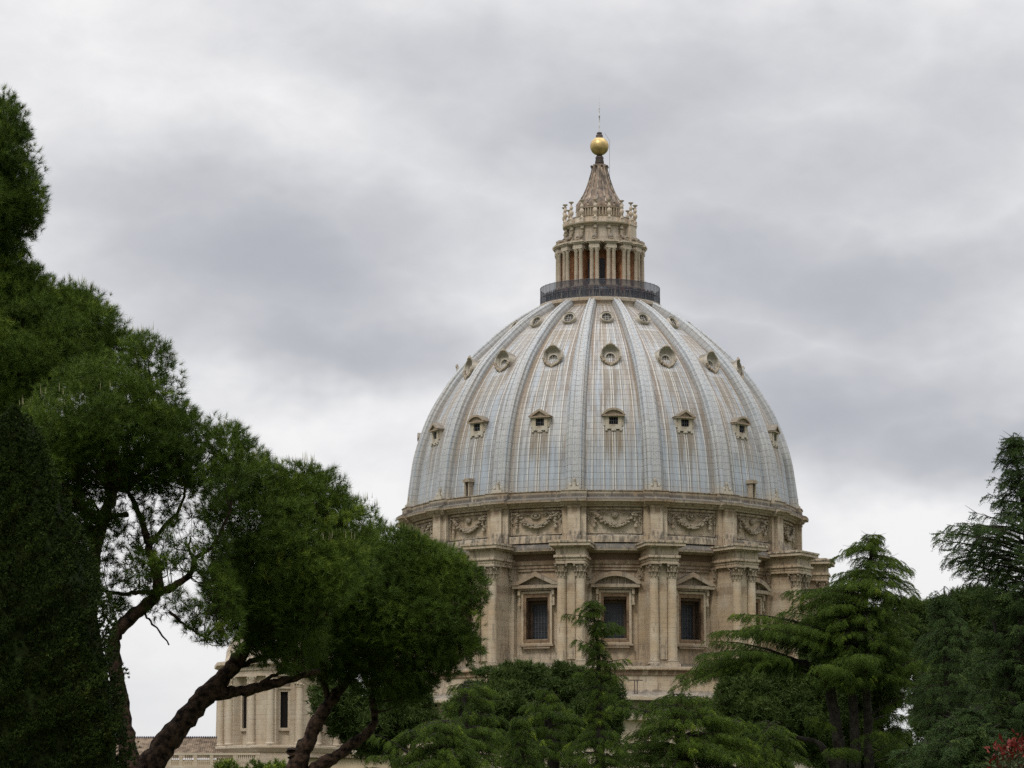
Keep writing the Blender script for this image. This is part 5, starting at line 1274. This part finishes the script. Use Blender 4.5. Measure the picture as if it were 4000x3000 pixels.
# right edge trees
cedar('small deodar with a bare forked tip between the big cedar and the right edge', 98, [[(3720,3120,60),(3710,2900,50),(3700,2600,30),(3692,2400,14),(3688,2290,4)]], 3700,
      [(2330,3675,3705),(2370,3640,3725),(2410,3640,3760),(2445,3590,3800),(2500,3590,3800),(2600,3560,3850),(2700,3540,3880),(2850,3560,3900),(3080,3560,3930)], 44, 7, .25, .32, .32, .9, 371, 'deodar',
      extra=[(3690,2385,0,3640,2318,0,.0),(3690,2360,0,3722,2290,0,.0),(3690,2350,0,3660,2305,-.1,-.1)])
cedar('tall feathery deodar cut by the right edge with long ragged shoots', 86, [[(4020,3150,90),(3990,2900,70),(3985,2600,56),(4020,2300,44),(4010,2100,32),(3990,1900,18),(3966,1780,8),(3958,1690,3)],[(3980,2850,40),(3950,2700,34),(3905,2520,22),(3880,2420,10)]],
      lambda y: np.interp(y, [1700,1900,2100,2400,3100], [3962,3990,4010,4015,4010]),
      [(1712,3950,3978),(1745,3925,3995),(1790,3902,4060),(1850,3920,4080),(1910,3900,4100),(1990,3890,4150),(2040,3760,4200),(2100,3665,4250),(2150,3690,4250),(2220,3760,4250),(2300,3820,4300),(2400,3780,4300),(2600,3760,4350),(2800,3720,4350),(3080,3650,4350)],
      42, 8, .42, .30, .31, .9, 381, 'deodar', CU+CF, extra=[(3990,2140,0,3650,2085,-.2,.18),(3990,2170,0,3655,2110,.3,.1),(3990,2120,0,3700,2045,.1,.1),(3990,2200,0,3700,2150,-.5,.15),(3985,2100,0,3760,2040,-.2,.05),(3990,2230,0,3760,2190,.3,.15),(3990,2160,0,3720,2070,-.8,.1),(3990,2260,0,3740,2225,-.6,.1),(3990,2300,.3,3780,2260,.5,.12),(3990,2330,0,3800,2300,-.8,.12),(3985,2060,0,3800,2000,.4,.05),(3985,1990,0,3860,1930,.2,.05),(3980,1930,0,3890,1860,-.3,.05),(3990,2280,0,3700,2180,.9,.15)], lateral=.3)
cedar('low bluish deodar shoots filling the bottom right behind the red shrub', 80, [[(3800,3150,60),(3800,3000,48),(3790,2850,30),(3780,2760,10)]], 3790,
      [(2770,3760,3810),(2830,3640,3860),(2880,3560,3950),(2940,3480,4000),(3000,3470,4040),(3090,3450,4060)], 26, 9, .35, .33, .34, .9, 391, 'deodar', CU+CF, depthk=.7)
# ================================================================== red-tipped shrub
def red_shrub():
    Y = 34.; t = empty('red_tipped_shrub', (0,0,0)); tag(t, 'shrub with bright red young leaves in the bottom right corner', 'shrub')
    r = np.random.default_rng(12); c = PX(3985, 3080, Y); s = FPX/Y; n = 420
    b = MB(); VV=[];FF=[];TT_=[];mi=[]; 
    tips = []
    for k in range(46):
        px, py = r.uniform(3885, 4120), 0; py = 2850+abs(px-4000)*.5*r.uniform(.6,1)+r.uniform(0,190); tip = np.array(PX(px, py, Y+r.uniform(-.35,.35)))
        base = np.array([c.x+r.uniform(-.1,.1), Y, .2]); m = (tip+base)/2+np.array([0,0,.1]); b.tube([tuple(base), tuple(m), tuple(tip)], [.014,.010,.004], 5, False); tips.append(tip)
    for tip in tips:
        for q in range(30):
            f = r.random(); p = tip+np.array([r.normal()*.05, r.normal()*.05, -f*.35]); red = f < .45*r.random()+.12
            a = r.uniform(0, 6.28); d = np.array([math.cos(a), math.sin(a), r.uniform(.3,1.6 if red else .8)]); d /= np.linalg.norm(d); sdv = np.cross(d, r.normal(size=3)); sdv /= np.linalg.norm(sdv)
            L = r.uniform(.05,.09); wv = .016; o = len(VV)
            nn = np.cross(d, sdv)*L*.15
            VV += [p, p+d*L*.45+sdv*wv+nn, p+d*L-nn*.4, p+d*L*.45-sdv*wv+nn, p+d*L*.5]; FF += [(o,o+1,o+4),(o+1,o+2,o+4),(o+2,o+3,o+4),(o+3,o,o+4)]; mi += [0 if red else 1]*4; TT_ += [r.random()]*5
    b.build('stem', M['bark'], t)
    big_mesh('leaves', np.array(VV), np.array(FF), np.array(TT_), [M['red_leaf'], M['green_leaf']], t, np.array(mi))
red_shrub()
